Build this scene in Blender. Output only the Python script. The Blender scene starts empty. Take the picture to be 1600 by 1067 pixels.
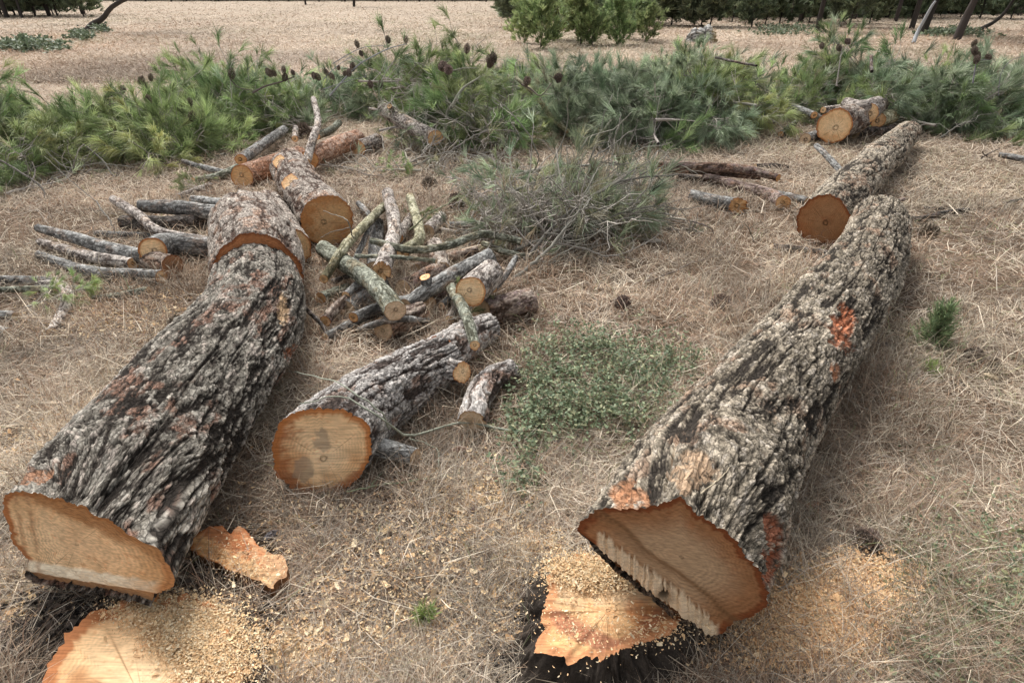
import bpy, math, random
import numpy as np
from mathutils import Vector

# ------------------------------------------------------------------ camera, world, sun, exposure
sc = bpy.context.scene
W, H, F = 1600.0, 1067.0, 900.0
CAMH = 1.6
PITCH = math.atan(543.0 / F)
cam_d = bpy.data.cameras.new('camera')
cam = bpy.data.objects.new('camera', cam_d)
sc.collection.objects.link(cam)
cam.location = (0, 0, CAMH)
cam.rotation_euler = (math.pi / 2 - PITCH, 0, 0)
cam_d.sensor_width = 36.0
cam_d.lens = 36.0 * F / W
cam_d.clip_start = 0.05
cam_d.clip_end = 2000
sc.camera = cam

world = bpy.data.worlds.new('World')
sc.world = world
world.use_nodes = True
wn = world.node_tree
wn.nodes.clear()
sky = wn.nodes.new('ShaderNodeTexSky')
sky.sky_type = 'NISHITA'
sky.sun_disc = False
sky.sun_elevation = math.radians(52)
sky.sun_rotation = math.radians(-25)
sky.dust_density = 5.0
sky.air_density = 1.0
sky.ozone_density = 1.0
hs = wn.nodes.new('ShaderNodeHueSaturation')       # a cloudy sky is nearly grey
hs.inputs['Saturation'].default_value = 0.12
bg = wn.nodes.new('ShaderNodeBackground')
bg.inputs['Strength'].default_value = 0.12
wo = wn.nodes.new('ShaderNodeOutputWorld')
wn.links.new(sky.outputs[0], hs.inputs['Color'])
wn.links.new(hs.outputs[0], bg.inputs['Color'])
wn.links.new(bg.outputs[0], wo.inputs['Surface'])

sun_d = bpy.data.lights.new('sun', 'SUN')
sun_d.energy = 1.8
sun_d.angle = math.radians(24)
sun_d.color = (1.0, 0.94, 0.86)
sun = bpy.data.objects.new('sun', sun_d)
sc.collection.objects.link(sun)
# sun in front-left of the camera, high
_el, _az = math.radians(52), math.radians(-25)
_sd = Vector((math.sin(_az) * math.cos(_el), math.cos(_az) * math.cos(_el), math.sin(_el)))
sun.rotation_euler = _sd.to_track_quat('Z', 'Y').to_euler()
sc.view_settings.view_transform = 'Standard'
sc.view_settings.look = 'None'
sc.view_settings.exposure = 0.80
sc.view_settings.gamma = 1.0
sc.cycles.max_bounces = 5
sc.cycles.diffuse_bounces = 3
sc.cycles.transparent_max_bounces = 4

# ------------------------------------------------------------------ helpers
rng = np.random.default_rng(7)
random.seed(7)
cosP, sinP = math.cos(PITCH), math.sin(PITCH)

def ray(px, py):
    x = (np.asarray(px, float) - W / 2) / F
    y = -(np.asarray(py, float) - H / 2) / F
    # camera axes: right=(1,0,0) up=(0,sinP,cosP) forward=(0,cosP,-sinP)
    return np.stack([x, cosP + y * sinP, -sinP + y * cosP], -1)

def P(px, py, z=0.0):
    d = ray(px, py)
    t = (z - CAMH) / d[..., 2]
    return np.array([0, 0, CAMH]) + d * t[..., None] if np.ndim(t) else np.array([0, 0, CAMH]) + d * t

def depth_of(p):
    q = np.asarray(p) - np.array([0, 0, CAMH])
    return q[..., 1] * cosP - q[..., 2] * sinP

def hash2(a, b, c=0, seed=0):
    a = np.asarray(a).astype(np.int64); b = np.asarray(b).astype(np.int64); c = np.asarray(c).astype(np.int64)
    h = (a * 374761393 + b * 668265263 + c * 2147483647 + seed * 974711 + 1013904223) & 0xffffffff
    h = ((h ^ (h >> 13)) * 1274126177) & 0xffffffff
    h = ((h ^ (h >> 16)) * 2246822519) & 0xffffffff
    h = h ^ (h >> 15)
    return (h & 0xffffff) / float(0x1000000)

def noise3(x, y, z, seed=0):
    x, y, z = np.broadcast_arrays(x, y, z)
    xi, yi, zi = np.floor(x), np.floor(y), np.floor(z)
    fx, fy, fz = x - xi, y - yi, z - zi
    fx = fx * fx * (3 - 2 * fx); fy = fy * fy * (3 - 2 * fy); fz = fz * fz * (3 - 2 * fz)
    r = 0
    for i in (0, 1):
        wx = fx if i else 1 - fx
        for j in (0, 1):
            wy = fy if j else 1 - fy
            for k in (0, 1):
                wz = fz if k else 1 - fz
                r = r + wx * wy * wz * hash2(xi + i, yi + j, zi + k, seed)
    return r

def fbm(x, y, z, seed=0, o=4):
    r, a, t = 0, 1.0, 0
    for i in range(o):
        r = r + a * noise3(x * 2 ** i, y * 2 ** i, z * 2 ** i, seed + i * 17); t += a; a *= .55
    return r / t

def voro(u, v, ku, seed):
    """cells of unit size, wrapping every ku cells in u -> F1, F2, id"""
    iu, iv = np.floor(u), np.floor(v)
    f1 = np.full(u.shape, 9.0); f2 = np.full(u.shape, 9.0); idd = np.zeros(u.shape)
    for i in (-1, 0, 1):
        for j in (-1, 0, 1):
            cu, cv = iu + i, iv + j
            m = np.mod(cu, ku)
            jx = hash2(m, cv, 1, seed); jy = hash2(m, cv, 2, seed)
            d = (cu + .1 + .8 * jx - u) ** 2 + (cv + .1 + .8 * jy - v) ** 2
            idn = hash2(m, cv, 3, seed)
            closer = d < f1
            f2 = np.where(closer, f1, np.minimum(f2, d))
            idd = np.where(closer, idn, idd)
            f1 = np.where(closer, d, f1)
    return np.sqrt(f1), np.sqrt(f2), idd

def sstep(a, b, x):
    t = np.clip((x - a) / (b - a), 0, 1)
    return t * t * (3 - 2 * t)

def mixc(a, b, t):
    return np.asarray(a) * (1 - t[..., None]) + np.asarray(b) * t[..., None]

COL = sc.collection

def new_mesh_obj(name, verts, faces, mat, parent=None, attrs=None, base=None, smooth=True):
    """verts (n,3) world; faces list of arrays, each (m,k)"""
    verts = np.asarray(verts, np.float32)
    if base is not None:
        verts = verts - np.asarray(base, np.float32)
    me = bpy.data.meshes.new(name)
    me.vertices.add(len(verts)); me.vertices.foreach_set('co', verts.ravel())
    fs = [np.asarray(f, np.int32) for f in faces if len(f)]
    nl = sum(f.size for f in fs); nf = sum(len(f) for f in fs)
    me.loops.add(nl); me.polygons.add(nf)
    me.loops.foreach_set('vertex_index', np.concatenate([f.ravel() for f in fs]))
    tot = np.concatenate([np.full(len(f), f.shape[1], np.int32) for f in fs])
    start = np.concatenate([[0], np.cumsum(tot)[:-1]]).astype(np.int32)
    me.polygons.foreach_set('loop_start', start)
    try: me.polygons.foreach_set('loop_total', tot)
    except Exception: pass
    me.polygons.foreach_set('use_smooth', np.full(nf, smooth))
    me.update(calc_edges=True)
    for k, v in (attrs or {}).items():
        v = np.asarray(v, np.float32)
        if v.ndim == 2:
            at = me.attributes.new(k, 'FLOAT_COLOR', 'POINT')
            c = np.ones((len(verts), 4), np.float32); c[:, :3] = v
            at.data.foreach_set('color', c.ravel())
        else:
            at = me.attributes.new(k, 'FLOAT', 'POINT')
            at.data.foreach_set('value', v.ravel())
    me.materials.append(mat)
    o = bpy.data.objects.new(name, me); COL.objects.link(o)
    if parent is not None:
        o.parent = parent
    elif base is not None:
        o.location = base
    return o

def tag(o, label=None, cat=None, group=None, kind=None):
    if label: o['label'] = label
    if cat: o['category'] = cat
    if group: o['group'] = group
    if kind: o['kind'] = kind
    return o

def empty(name, loc, label, cat, group=None):
    o = bpy.data.objects.new(name, None); COL.objects.link(o)
    o.location = tuple(loc); o.empty_display_size = .1
    return tag(o, label, cat, group)

def copy_thing(root, loc, rot, scale, label, group):
    r = root.copy(); COL.objects.link(r)
    r.location = loc; r.rotation_euler = rot; r.scale = (scale,) * 3 if np.isscalar(scale) else scale
    r['label'] = label; r['group'] = group
    for ch in list(root.children):
        c = ch.copy(); COL.objects.link(c); c.parent = r
    return r

# ------------------------------------------------------------------ materials
def mat_base(name, rough=.9, spec=.2):
    m = bpy.data.materials.new(name); m.use_nodes = True
    nt = m.node_tree; b = nt.nodes['Principled BSDF']
    b.inputs['Roughness'].default_value = rough
    b.inputs['Specular IOR Level'].default_value = spec
    return m, nt, b

def N(nt, t, **kw):
    n = nt.nodes.new(t)
    for k, v in kw.items(): setattr(n, k, v)
    return n

def vcol_mat(name, nscale=90, namt=.35, bump=.4, bdist=.003, rough=.92, spec=.15, objrand=0, transl=0):
    m, nt, b = mat_base(name, rough, spec)
    at = N(nt, 'ShaderNodeAttribute', attribute_name='col')
    col = at.outputs['Color']
    if nscale:
        tc = N(nt, 'ShaderNodeTexCoord')
        nz = N(nt, 'ShaderNodeTexNoise'); nz.inputs['Scale'].default_value = nscale
        nz.inputs['Detail'].default_value = 5; nz.inputs['Roughness'].default_value = .7
        nt.links.new(tc.outputs['Object'], nz.inputs['Vector'])
        mr = N(nt, 'ShaderNodeMapRange')
        mr.inputs['From Min'].default_value = .3; mr.inputs['From Max'].default_value = .7
        mr.inputs['To Min'].default_value = 1 - namt; mr.inputs['To Max'].default_value = 1 + namt
        nt.links.new(nz.outputs['Fac'], mr.inputs['Value'])
        vm = N(nt, 'ShaderNodeVectorMath', operation='SCALE')
        nt.links.new(col, vm.inputs[0]); nt.links.new(mr.outputs[0], vm.inputs['Scale'])
        col = vm.outputs[0]
        if bump:
            bp = N(nt, 'ShaderNodeBump'); bp.inputs['Strength'].default_value = bump
            bp.inputs['Distance'].default_value = bdist
            nt.links.new(nz.outputs['Fac'], bp.inputs['Height']); nt.links.new(bp.outputs[0], b.inputs['Normal'])
    if objrand:
        oi = N(nt, 'ShaderNodeObjectInfo')
        mr2 = N(nt, 'ShaderNodeMapRange'); mr2.inputs['To Min'].default_value = 1 - objrand; mr2.inputs['To Max'].default_value = 1 + objrand
        nt.links.new(oi.outputs['Random'], mr2.inputs['Value'])
        vm2 = N(nt, 'ShaderNodeVectorMath', operation='SCALE')
        nt.links.new(col, vm2.inputs[0]); nt.links.new(mr2.outputs[0], vm2.inputs['Scale'])
        h = N(nt, 'ShaderNodeHueSaturation')
        mh = N(nt, 'ShaderNodeMath', operation='MULTIPLY_ADD')
        fr = N(nt, 'ShaderNodeMath', operation='FRACT'); mm = N(nt, 'ShaderNodeMath', operation='MULTIPLY'); mm.inputs[1].default_value = 17.3
        nt.links.new(oi.outputs['Random'], mm.inputs[0]); nt.links.new(mm.outputs[0], fr.inputs[0])
        mh.inputs[1].default_value = -.055; mh.inputs[2].default_value = .52
        nt.links.new(fr.outputs[0], mh.inputs[0]); nt.links.new(mh.outputs[0], h.inputs['Hue'])
        nt.links.new(vm2.outputs[0], h.inputs['Color']); col = h.outputs[0]
    nt.links.new(col, b.inputs['Base Color'])
    if transl:
        out = nt.nodes['Material Output']
        tr = N(nt, 'ShaderNodeBsdfTranslucent'); nt.links.new(col, tr.inputs['Color'])
        mx = N(nt, 'ShaderNodeMixShader'); mx.inputs[0].default_value = transl
        nt.links.new(b.outputs[0], mx.inputs[1]); nt.links.new(tr.outputs[0], mx.inputs[2]); nt.links.new(mx.outputs[0], out.inputs['Surface'])
    return m

def bark_mat(name, cell, edge, bd):
    """flakes and their raised edges below the mesh's own detail, in bark coordinates (around, around, along)"""
    m, nt, b = mat_base(name, .93, .12)
    at = N(nt, 'ShaderNodeAttribute', attribute_name='col'); bc = N(nt, 'ShaderNodeAttribute', attribute_name='bc')
    sc1 = N(nt, 'ShaderNodeVectorMath', operation='MULTIPLY'); sc1.inputs[1].default_value = (1, 1, .55)
    nt.links.new(bc.outputs['Color'], sc1.inputs[0])
    nz = N(nt, 'ShaderNodeTexNoise'); nz.inputs['Scale'].default_value = .9 / cell; nz.inputs['Detail'].default_value = 4
    nt.links.new(sc1.outputs[0], nz.inputs['Vector'])
    wp = N(nt, 'ShaderNodeVectorMath', operation='MULTIPLY_ADD'); wp.inputs[1].default_value = (cell * 1.6,) * 3
    nt.links.new(nz.outputs['Color'], wp.inputs[0]); nt.links.new(sc1.outputs[0], wp.inputs[2])
    vo = N(nt, 'ShaderNodeTexVoronoi', feature='DISTANCE_TO_EDGE'); vo.inputs['Scale'].default_value = 1 / cell
    vc = N(nt, 'ShaderNodeTexVoronoi', feature='F1'); vc.inputs['Scale'].default_value = 1 / cell
    nt.links.new(wp.outputs[0], vo.inputs['Vector']); nt.links.new(wp.outputs[0], vc.inputs['Vector'])
    mr = N(nt, 'ShaderNodeMapRange'); mr.inputs['From Max'].default_value = .13; mr.inputs['To Min'].default_value = 1 - edge; mr.inputs['To Max'].default_value = 1
    nt.links.new(vo.outputs['Distance'], mr.inputs['Value'])
    sp = N(nt, 'ShaderNodeSeparateColor'); nt.links.new(vc.outputs['Color'], sp.inputs[0])
    mr2 = N(nt, 'ShaderNodeMapRange'); mr2.inputs['To Min'].default_value = .68; mr2.inputs['To Max'].default_value = 1.38
    nt.links.new(sp.outputs[0], mr2.inputs['Value'])
    fn = N(nt, 'ShaderNodeTexNoise'); fn.inputs['Scale'].default_value = 260; fn.inputs['Detail'].default_value = 5; fn.inputs['Roughness'].default_value = .75
    nt.links.new(sc1.outputs[0], fn.inputs['Vector'])
    mr3 = N(nt, 'ShaderNodeMapRange'); mr3.inputs['From Min'].default_value = .3; mr3.inputs['From Max'].default_value = .7
    mr3.inputs['To Min'].default_value = .68; mr3.inputs['To Max'].default_value = 1.35
    nt.links.new(fn.outputs['Fac'], mr3.inputs['Value'])
    k = N(nt, 'ShaderNodeMath', operation='MULTIPLY'); nt.links.new(mr.outputs[0], k.inputs[0]); nt.links.new(mr2.outputs[0], k.inputs[1])
    k2 = N(nt, 'ShaderNodeMath', operation='MULTIPLY'); nt.links.new(k.outputs[0], k2.inputs[0]); nt.links.new(mr3.outputs[0], k2.inputs[1])
    vm = N(nt, 'ShaderNodeVectorMath', operation='SCALE'); nt.links.new(at.outputs['Color'], vm.inputs[0]); nt.links.new(k2.outputs[0], vm.inputs['Scale'])
    nt.links.new(vm.outputs[0], b.inputs['Base Color'])
    bp = N(nt, 'ShaderNodeBump'); bp.inputs['Strength'].default_value = .9; bp.inputs['Distance'].default_value = bd
    nt.links.new(k2.outputs[0], bp.inputs['Height']); nt.links.new(bp.outputs[0], b.inputs['Normal'])
    return m
M_BARK = bark_mat('bark', .017, .62, .0045)
M_BARKS = bark_mat('thin_bark', .012, .35, .002)
M_CRUMB = vcol_mat('crumbly_bark', 130, .38, .6, .004)
M_GRASS = vcol_mat('dry_grass', 0, rough=.8, spec=.15, transl=.15)
M_NEEDLE = vcol_mat('pine_needles', 0, rough=.5, spec=.35, objrand=.25, transl=.3)
M_TWIG = vcol_mat('twig_bark', 60, .3, 0, objrand=.25)
M_LEAF = vcol_mat('leaves', 0, rough=.55, spec=.3, transl=.2)
M_CHIP = vcol_mat('wood_chips', 300, .2, 0, rough=.9)
M_STONE = vcol_mat('stone', 8, .3, .6, .03)

def wood_mat():
    m, nt, b = mat_base('cut_wood', .85, .2)
    at = N(nt, 'ShaderNodeAttribute', attribute_name='col')
    rm = N(nt, 'ShaderNodeAttribute', attribute_name='rm')
    ra = N(nt, 'ShaderNodeAttribute', attribute_name='ring')
    tc = N(nt, 'ShaderNodeTexCoord')
    n1 = N(nt, 'ShaderNodeTexNoise'); n1.inputs['Scale'].default_value = 11; n1.inputs['Detail'].default_value = 3
    nt.links.new(tc.outputs['Object'], n1.inputs['Vector'])
    a = N(nt, 'ShaderNodeMath', operation='MULTIPLY_ADD'); a.inputs[1].default_value = 3.5
    nt.links.new(n1.outputs['Fac'], a.inputs[0])
    b0 = N(nt, 'ShaderNodeMath', operation='MULTIPLY'); b0.inputs[1].default_value = 2 * math.pi / 0.0115
    nt.links.new(rm.outputs['Fac'], b0.inputs[0]); nt.links.new(b0.outputs[0], a.inputs[2])
    s = N(nt, 'ShaderNodeMath', operation='SINE'); nt.links.new(a.outputs[0], s.inputs[0])
    # uneven strength of the rings
    n2 = N(nt, 'ShaderNodeTexNoise'); n2.inputs['Scale'].default_value = 7; n2.inputs['Detail'].default_value = 4
    nt.links.new(tc.outputs['Object'], n2.inputs['Vector'])
    mr = N(nt, 'ShaderNodeMapRange'); mr.inputs['From Min'].default_value = .35; mr.inputs['From Max'].default_value = .65
    mr.inputs['To Min'].default_value = -.03; mr.inputs['To Max'].default_value = .15
    nt.links.new(n2.outputs['Fac'], mr.inputs['Value'])
    k = N(nt, 'ShaderNodeMath', operation='MULTIPLY'); nt.links.new(s.outputs[0], k.inputs[0]); nt.links.new(mr.outputs[0], k.inputs[1])
    k2 = N(nt, 'ShaderNodeMath', operation='MULTIPLY'); nt.links.new(k.outputs[0], k2.inputs[0]); nt.links.new(ra.outputs['Fac'], k2.inputs[1])
    # saw marks and fibres: noise stretched along one way
    mp = N(nt, 'ShaderNodeMapping'); mp.inputs['Scale'].default_value = (7, 190, 190); mp.inputs['Rotation'].default_value = (.5, .7, .5)
    nt.links.new(tc.outputs['Object'], mp.inputs['Vector'])
    n3 = N(nt, 'ShaderNodeTexNoise'); n3.inputs['Scale'].default_value = 1; n3.inputs['Detail'].default_value = 4
    nt.links.new(mp.outputs[0], n3.inputs['Vector'])
    mr3 = N(nt, 'ShaderNodeMapRange'); mr3.inputs['From Min'].default_value = .3; mr3.inputs['From Max'].default_value = .7
    mr3.inputs['To Min'].default_value = .74; mr3.inputs['To Max'].default_value = 1.22
    nt.links.new(n3.outputs['Fac'], mr3.inputs['Value'])
    ad = N(nt, 'ShaderNodeMath', operation='ADD'); nt.links.new(mr3.outputs[0], ad.inputs[0]); nt.links.new(k2.outputs[0], ad.inputs[1])
    vm = N(nt, 'ShaderNodeVectorMath', operation='SCALE'); nt.links.new(at.outputs['Color'], vm.inputs[0]); nt.links.new(ad.outputs[0], vm.inputs['Scale'])
    nt.links.new(vm.outputs[0], b.inputs['Base Color'])
    bp = N(nt, 'ShaderNodeBump'); bp.inputs['Strength'].default_value = .5; bp.inputs['Distance'].default_value = .002
    nt.links.new(ad.outputs[0], bp.inputs['Height']); nt.links.new(bp.outputs[0], b.inputs['Normal'])
    return m
M_WOOD = wood_mat()

def ground_mat():
    m, nt, b = mat_base('dry_ground', .95, .1)
    geo = N(nt, 'ShaderNodeNewGeometry')
    def noise(sc_, det=5, ro=.6):
        n = N(nt, 'ShaderNodeTexNoise'); n.inputs['Scale'].default_value = sc_; n.inputs['Detail'].default_value = det
        n.inputs['Roughness'].default_value = ro
        nt.links.new(geo.outputs['Position'], n.inputs['Vector']); return n
    a = noise(1.1); f = noise(70, 6, .75); far = noise(.18, 4)
    r = N(nt, 'ShaderNodeValToRGB'); nt.links.new(f.outputs['Fac'], r.inputs[0])
    e = r.color_ramp.elements
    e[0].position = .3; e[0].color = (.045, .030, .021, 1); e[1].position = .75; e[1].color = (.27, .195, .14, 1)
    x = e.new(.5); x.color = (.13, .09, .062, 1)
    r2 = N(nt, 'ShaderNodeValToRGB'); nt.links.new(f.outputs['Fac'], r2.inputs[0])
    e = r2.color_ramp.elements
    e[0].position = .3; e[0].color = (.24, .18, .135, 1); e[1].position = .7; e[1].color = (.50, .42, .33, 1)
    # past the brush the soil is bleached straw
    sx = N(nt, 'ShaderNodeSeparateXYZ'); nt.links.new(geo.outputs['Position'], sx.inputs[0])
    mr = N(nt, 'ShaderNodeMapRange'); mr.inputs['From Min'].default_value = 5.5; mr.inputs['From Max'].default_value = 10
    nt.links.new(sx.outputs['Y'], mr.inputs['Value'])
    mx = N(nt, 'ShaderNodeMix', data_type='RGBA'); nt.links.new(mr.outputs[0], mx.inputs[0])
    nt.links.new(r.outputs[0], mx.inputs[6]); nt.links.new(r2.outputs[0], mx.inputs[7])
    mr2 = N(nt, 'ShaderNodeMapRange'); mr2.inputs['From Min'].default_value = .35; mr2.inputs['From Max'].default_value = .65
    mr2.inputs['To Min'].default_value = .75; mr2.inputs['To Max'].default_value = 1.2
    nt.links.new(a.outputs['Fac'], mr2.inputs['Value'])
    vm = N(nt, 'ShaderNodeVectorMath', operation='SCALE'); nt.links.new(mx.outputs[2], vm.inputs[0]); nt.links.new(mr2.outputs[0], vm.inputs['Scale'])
    nt.links.new(vm.outputs[0], b.inputs['Base Color'])
    bp = N(nt, 'ShaderNodeBump'); bp.inputs['Strength'].default_value = .8; bp.inputs['Distance'].default_value = .012
    nt.links.new(f.outputs['Fac'], bp.inputs['Height']); nt.links.new(bp.outputs[0], b.inputs['Normal'])
    return m
M_GROUND = ground_mat()

# ------------------------------------------------------------------ ground
def build_ground():
    t = np.linspace(-1, 1, 401)
    xs = np.sinh(t * 5.2) / np.sinh(5.2) * 400
    ty = np.linspace(-.75, 1, 401)
    ys = 2.5 + np.sinh(ty * 5.2) / np.sinh(5.2) * 420
    X, Y = np.meshgrid(xs, ys)
    d = np.hypot(X, Y - 2)
    Z = (fbm(X * 1.6, Y * 1.6, 0, 3, 4) - .5) * .05 * sstep(60, 10, d) - .008
    v = np.stack([X, Y, Z], -1).reshape(-1, 3)
    n = 401
    i = np.arange(n - 1)[:, None] * n + np.arange(n - 1)[None]
    f = np.stack([i, i + 1, i + n + 1, i + n], -1).reshape(-1, 4)
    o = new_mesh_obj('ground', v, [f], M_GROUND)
    tag(o, kind='structure')
build_ground()

# ------------------------------------------------------------------ bark styles
ST = {
 'plate_grey': dict(cu=.036, cv=.065, depth=.009, plate=.006, small=.021, c=[(.165,.148,.124),(.315,.29,.248),(.47,.435,.38)], crack=(.04,.033,.028), flake=(.55,.47,.41), pf=.24, rust=(.30,.15,.10), pr=.06),
 'plate_warm': dict(cu=.032, cv=.075, depth=.010, plate=.006, small=.014, c=[(.175,.148,.113),(.365,.315,.245),(.55,.475,.375)], crack=(.05,.042,.035), flake=(.56,.50,.43), pf=.22, rust=(.40,.26,.18), pr=.05),
 'flake': dict(cu=.04, cv=.07, depth=.009, plate=.006, small=.014, c=[(.26,.24,.225),(.43,.405,.385),(.58,.55,.52)], crack=(.08,.062,.055), flake=(.60,.54,.49), pf=.25, rust=(.38,.22,.15), pr=.08),
 'scaly': dict(cu=.05, cv=.07, depth=.009, plate=.005, small=.014, c=[(.30,.26,.225),(.46,.405,.355),(.58,.52,.46)], crack=(.11,.075,.06), flake=(.56,.49,.43), pf=.2, rust=(.45,.27,.18), pr=.14),
 'red': dict(cu=.03, cv=.05, depth=.003, plate=.002, small=.012, c=[(.40,.235,.16),(.50,.32,.235),(.52,.40,.33)], crack=(.22,.12,.08), flake=(.56,.42,.34), pf=.25, rust=(.52,.27,.16), pr=.25),
 'pale': dict(cu=.02, cv=.03, depth=.002, plate=.0015, small=.01, c=[(.36,.32,.29),(.50,.455,.42),(.62,.565,.515)], crack=(.11,.09,.08), flake=(.66,.58,.49), pf=.2, rust=(.42,.30,.21), pr=.10),
 'grey': dict(cu=.02, cv=.035, depth=.002, plate=.0012, small=.01, c=[(.20,.20,.195),(.30,.30,.29),(.43,.43,.415)], crack=(.10,.095,.09), flake=(.52,.52,.49), pf=.15, rust=(.30,.22,.17), pr=.10),
 'lichen': dict(cu=.02, cv=.04, depth=.002, plate=.0015, small=.012, c=[(.17,.18,.15),(.27,.285,.23),(.40,.41,.34)], crack=(.09,.09,.065), flake=(.52,.54,.44), pf=.2, rust=(.30,.24,.15), pr=.10),
 'dark': dict(cu=.02, cv=.035, depth=.003, plate=.002, small=.01, c=[(.085,.075,.068),(.15,.13,.12),(.22,.20,.185)], crack=(.04,.035,.03), flake=(.28,.26,.24), pf=.15, rust=(.22,.14,.10), pr=.15),
 'brown': dict(cu=.03, cv=.05, depth=.005, plate=.003, small=.012, c=[(.21,.155,.155),(.32,.25,.205),(.40,.34,.29)], crack=(.08,.055,.042), flake=(.45,.38,.32), pf=.2, rust=(.38,.22,.14), pr=.15),
 'yellow': dict(cu=.03, cv=.04, depth=.002, plate=.001, small=.012, c=[(.36,.34,.22),(.46,.44,.31),(.58,.56,.43)], crack=(.15,.14,.09), flake=(.62,.60,.46), pf=.25, rust=(.40,.30,.16), pr=.15),
}

def terrace(a, L, sharp):
    x = a * L; k = np.floor(x); f = x - k
    return (k + sstep(.5 - sharp, .5 + sharp, f)) / L, k

def bark(th, s, R, style, seed):
    """th, s grids -> displacement (m), colour"""
    st = ST[style]
    C = 2 * math.pi * R
    X, Y = R * np.cos(th), R * np.sin(th)
    a = th / (2 * math.pi) * C
    ku = max(3, round(C / st['cu'])); cu = C / ku; cv = st['cv']
    n1 = fbm(X / cu * .9, Y / cu * .9, s / cv * 1.1, seed, 4) - .5
    n2 = fbm(X / cu * .9, Y / cu * .9, s / cv * 1.1, seed + 5, 4) - .5
    nf = fbm(X * 62, Y * 62, s * 24, seed + 11, 4)
    nf2 = fbm(X * 170, Y * 170, s * 80, seed + 12, 2)
    # layered, flaking plates
    A = fbm(X / cu * .7 + n1 * .6, Y / cu * .7, s / cv * .75 + n2 * .6, seed + 50, 5)
    tA, kA = terrace(np.clip((A - .5) * 1.9 + .5, 0, 1), 6, .16)
    B = fbm(X / cu * 1.9, Y / cu * 1.9, s / cv * 2.4, seed + 60, 4)
    tB, kB = terrace(np.clip((B - .5) * 2 + .5, 0, 1), 5, .14)
    # long broken fissures
    r1 = np.abs(fbm(X / cu * .42, Y / cu * .42, s / cv * .17 + n1 * .5, seed + 70, 5) - .5) * 2
    r2 = np.abs(fbm(X / cu * 1.1, Y / cu * 1.1, s / cv * .8 + n2 * .7, seed + 80, 3) - .5) * 2
    fis = np.maximum(sstep(.11, .0, r1), .55 * sstep(.10, 0, r2))
    k2 = max(3, round(C / st['small'])); c2 = C / k2
    u2 = a / c2 + n1 * 2.6 + (nf - .5) * 1.8; v2 = s / (st['small'] * 1.7) + n2 * 2.0 + (nf - .5) * 1.4
    g1, g2, id2 = voro(u2, v2, k2, seed + 2)
    e2 = sstep(0.0, .22, g2 - g1)
    idA = hash2(kA, kB, (id2 * 3).astype(int), seed)
    h = st['depth'] * ((tA - .5) * 1.5 - fis * .9) + st['plate'] * ((tB - .5) * 1.4 + (id2 - .6) * .45 - .25 * (1 - e2))
    h = h + (nf - .5) * st['depth'] * .34 + (nf2 - .5) * st['plate'] * .45
    hn = np.clip(.5 + h / (st['depth'] * 1.7 + st['plate']), 0, 1)
    big = fbm(X * 3, Y * 3, s * 2, seed + 21, 3)
    t = np.clip(.48 + (hn - .5) * .9 + (idA - .5) * .7 + (id2 - .5) * .45 + (nf - .5) * 1.6 + (big - .5) * 1.3, 0, 1)
    c = mixc(st['c'][0], st['c'][1], np.clip(t * 2, 0, 1)); c = mixc(c, st['c'][2], np.clip(t * 2 - 1, 0, 1))
    fl = (hash2((id2 * 4096).astype(int), 3, 0, seed) < st['pf']) * sstep(.05, .3, g2 - g1) * sstep(.3, .5, hn)
    c = mixc(c, st['flake'], np.clip(fl * (.4 + .6 * big), 0, .8))
    ru = sstep(.58 - st['pr'] * .3, .66 - st['pr'] * .3, fbm(X * 12, Y * 12, s * 7, seed + 31, 4)) * sstep(.75, .3, hn)
    c = mixc(c, st['rust'], ru * .75)
    c = mixc(c, st['crack'], np.clip(fis * .9 + sstep(.38, .10, hn) * .85 + (1 - e2) * .4, 0, 1))
    c = c * (.6 + .8 * nf2[..., None])
    return h, c

def catmull(pts, n):
    pts = np.asarray(pts, float)
    if len(pts) == 2:
        t = np.linspace(0, 1, n)[:, None]
        return pts[0] * (1 - t) + pts[1] * t
    p = np.vstack([2 * pts[0] - pts[1], pts, 2 * pts[-1] - pts[-2]])
    t = np.linspace(0, len(pts) - 1 - 1e-6, n); i = t.astype(int); f = (t - i)[:, None]
    a, b, c, d = p[i], p[i + 1], p[i + 2], p[i + 3]
    return .5 * ((2 * b) + (c - a) * f + (2 * a - 5 * b + 4 * c - d) * f ** 2 + (3 * b - a - 3 * c + d) * f ** 3)

WOODC = {
 'pale': ((.92,.67,.41),(.84,.54,.28),(.44,.17,.06)),
 'orange': ((.66,.42,.22),(.66,.38,.17),(.38,.13,.04)),
 'brown': ((.34,.20,.12),(.40,.22,.12),(.24,.085,.035)),
 'dim': ((.62,.47,.32),(.66,.49,.33),(.34,.20,.11)),
 'kerf': ((.42,.17,.07),(.46,.19,.08),(.24,.08,.03)),
 'shade': ((.36,.20,.10),(.36,.17,.075),(.22,.07,.025)),
}

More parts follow.
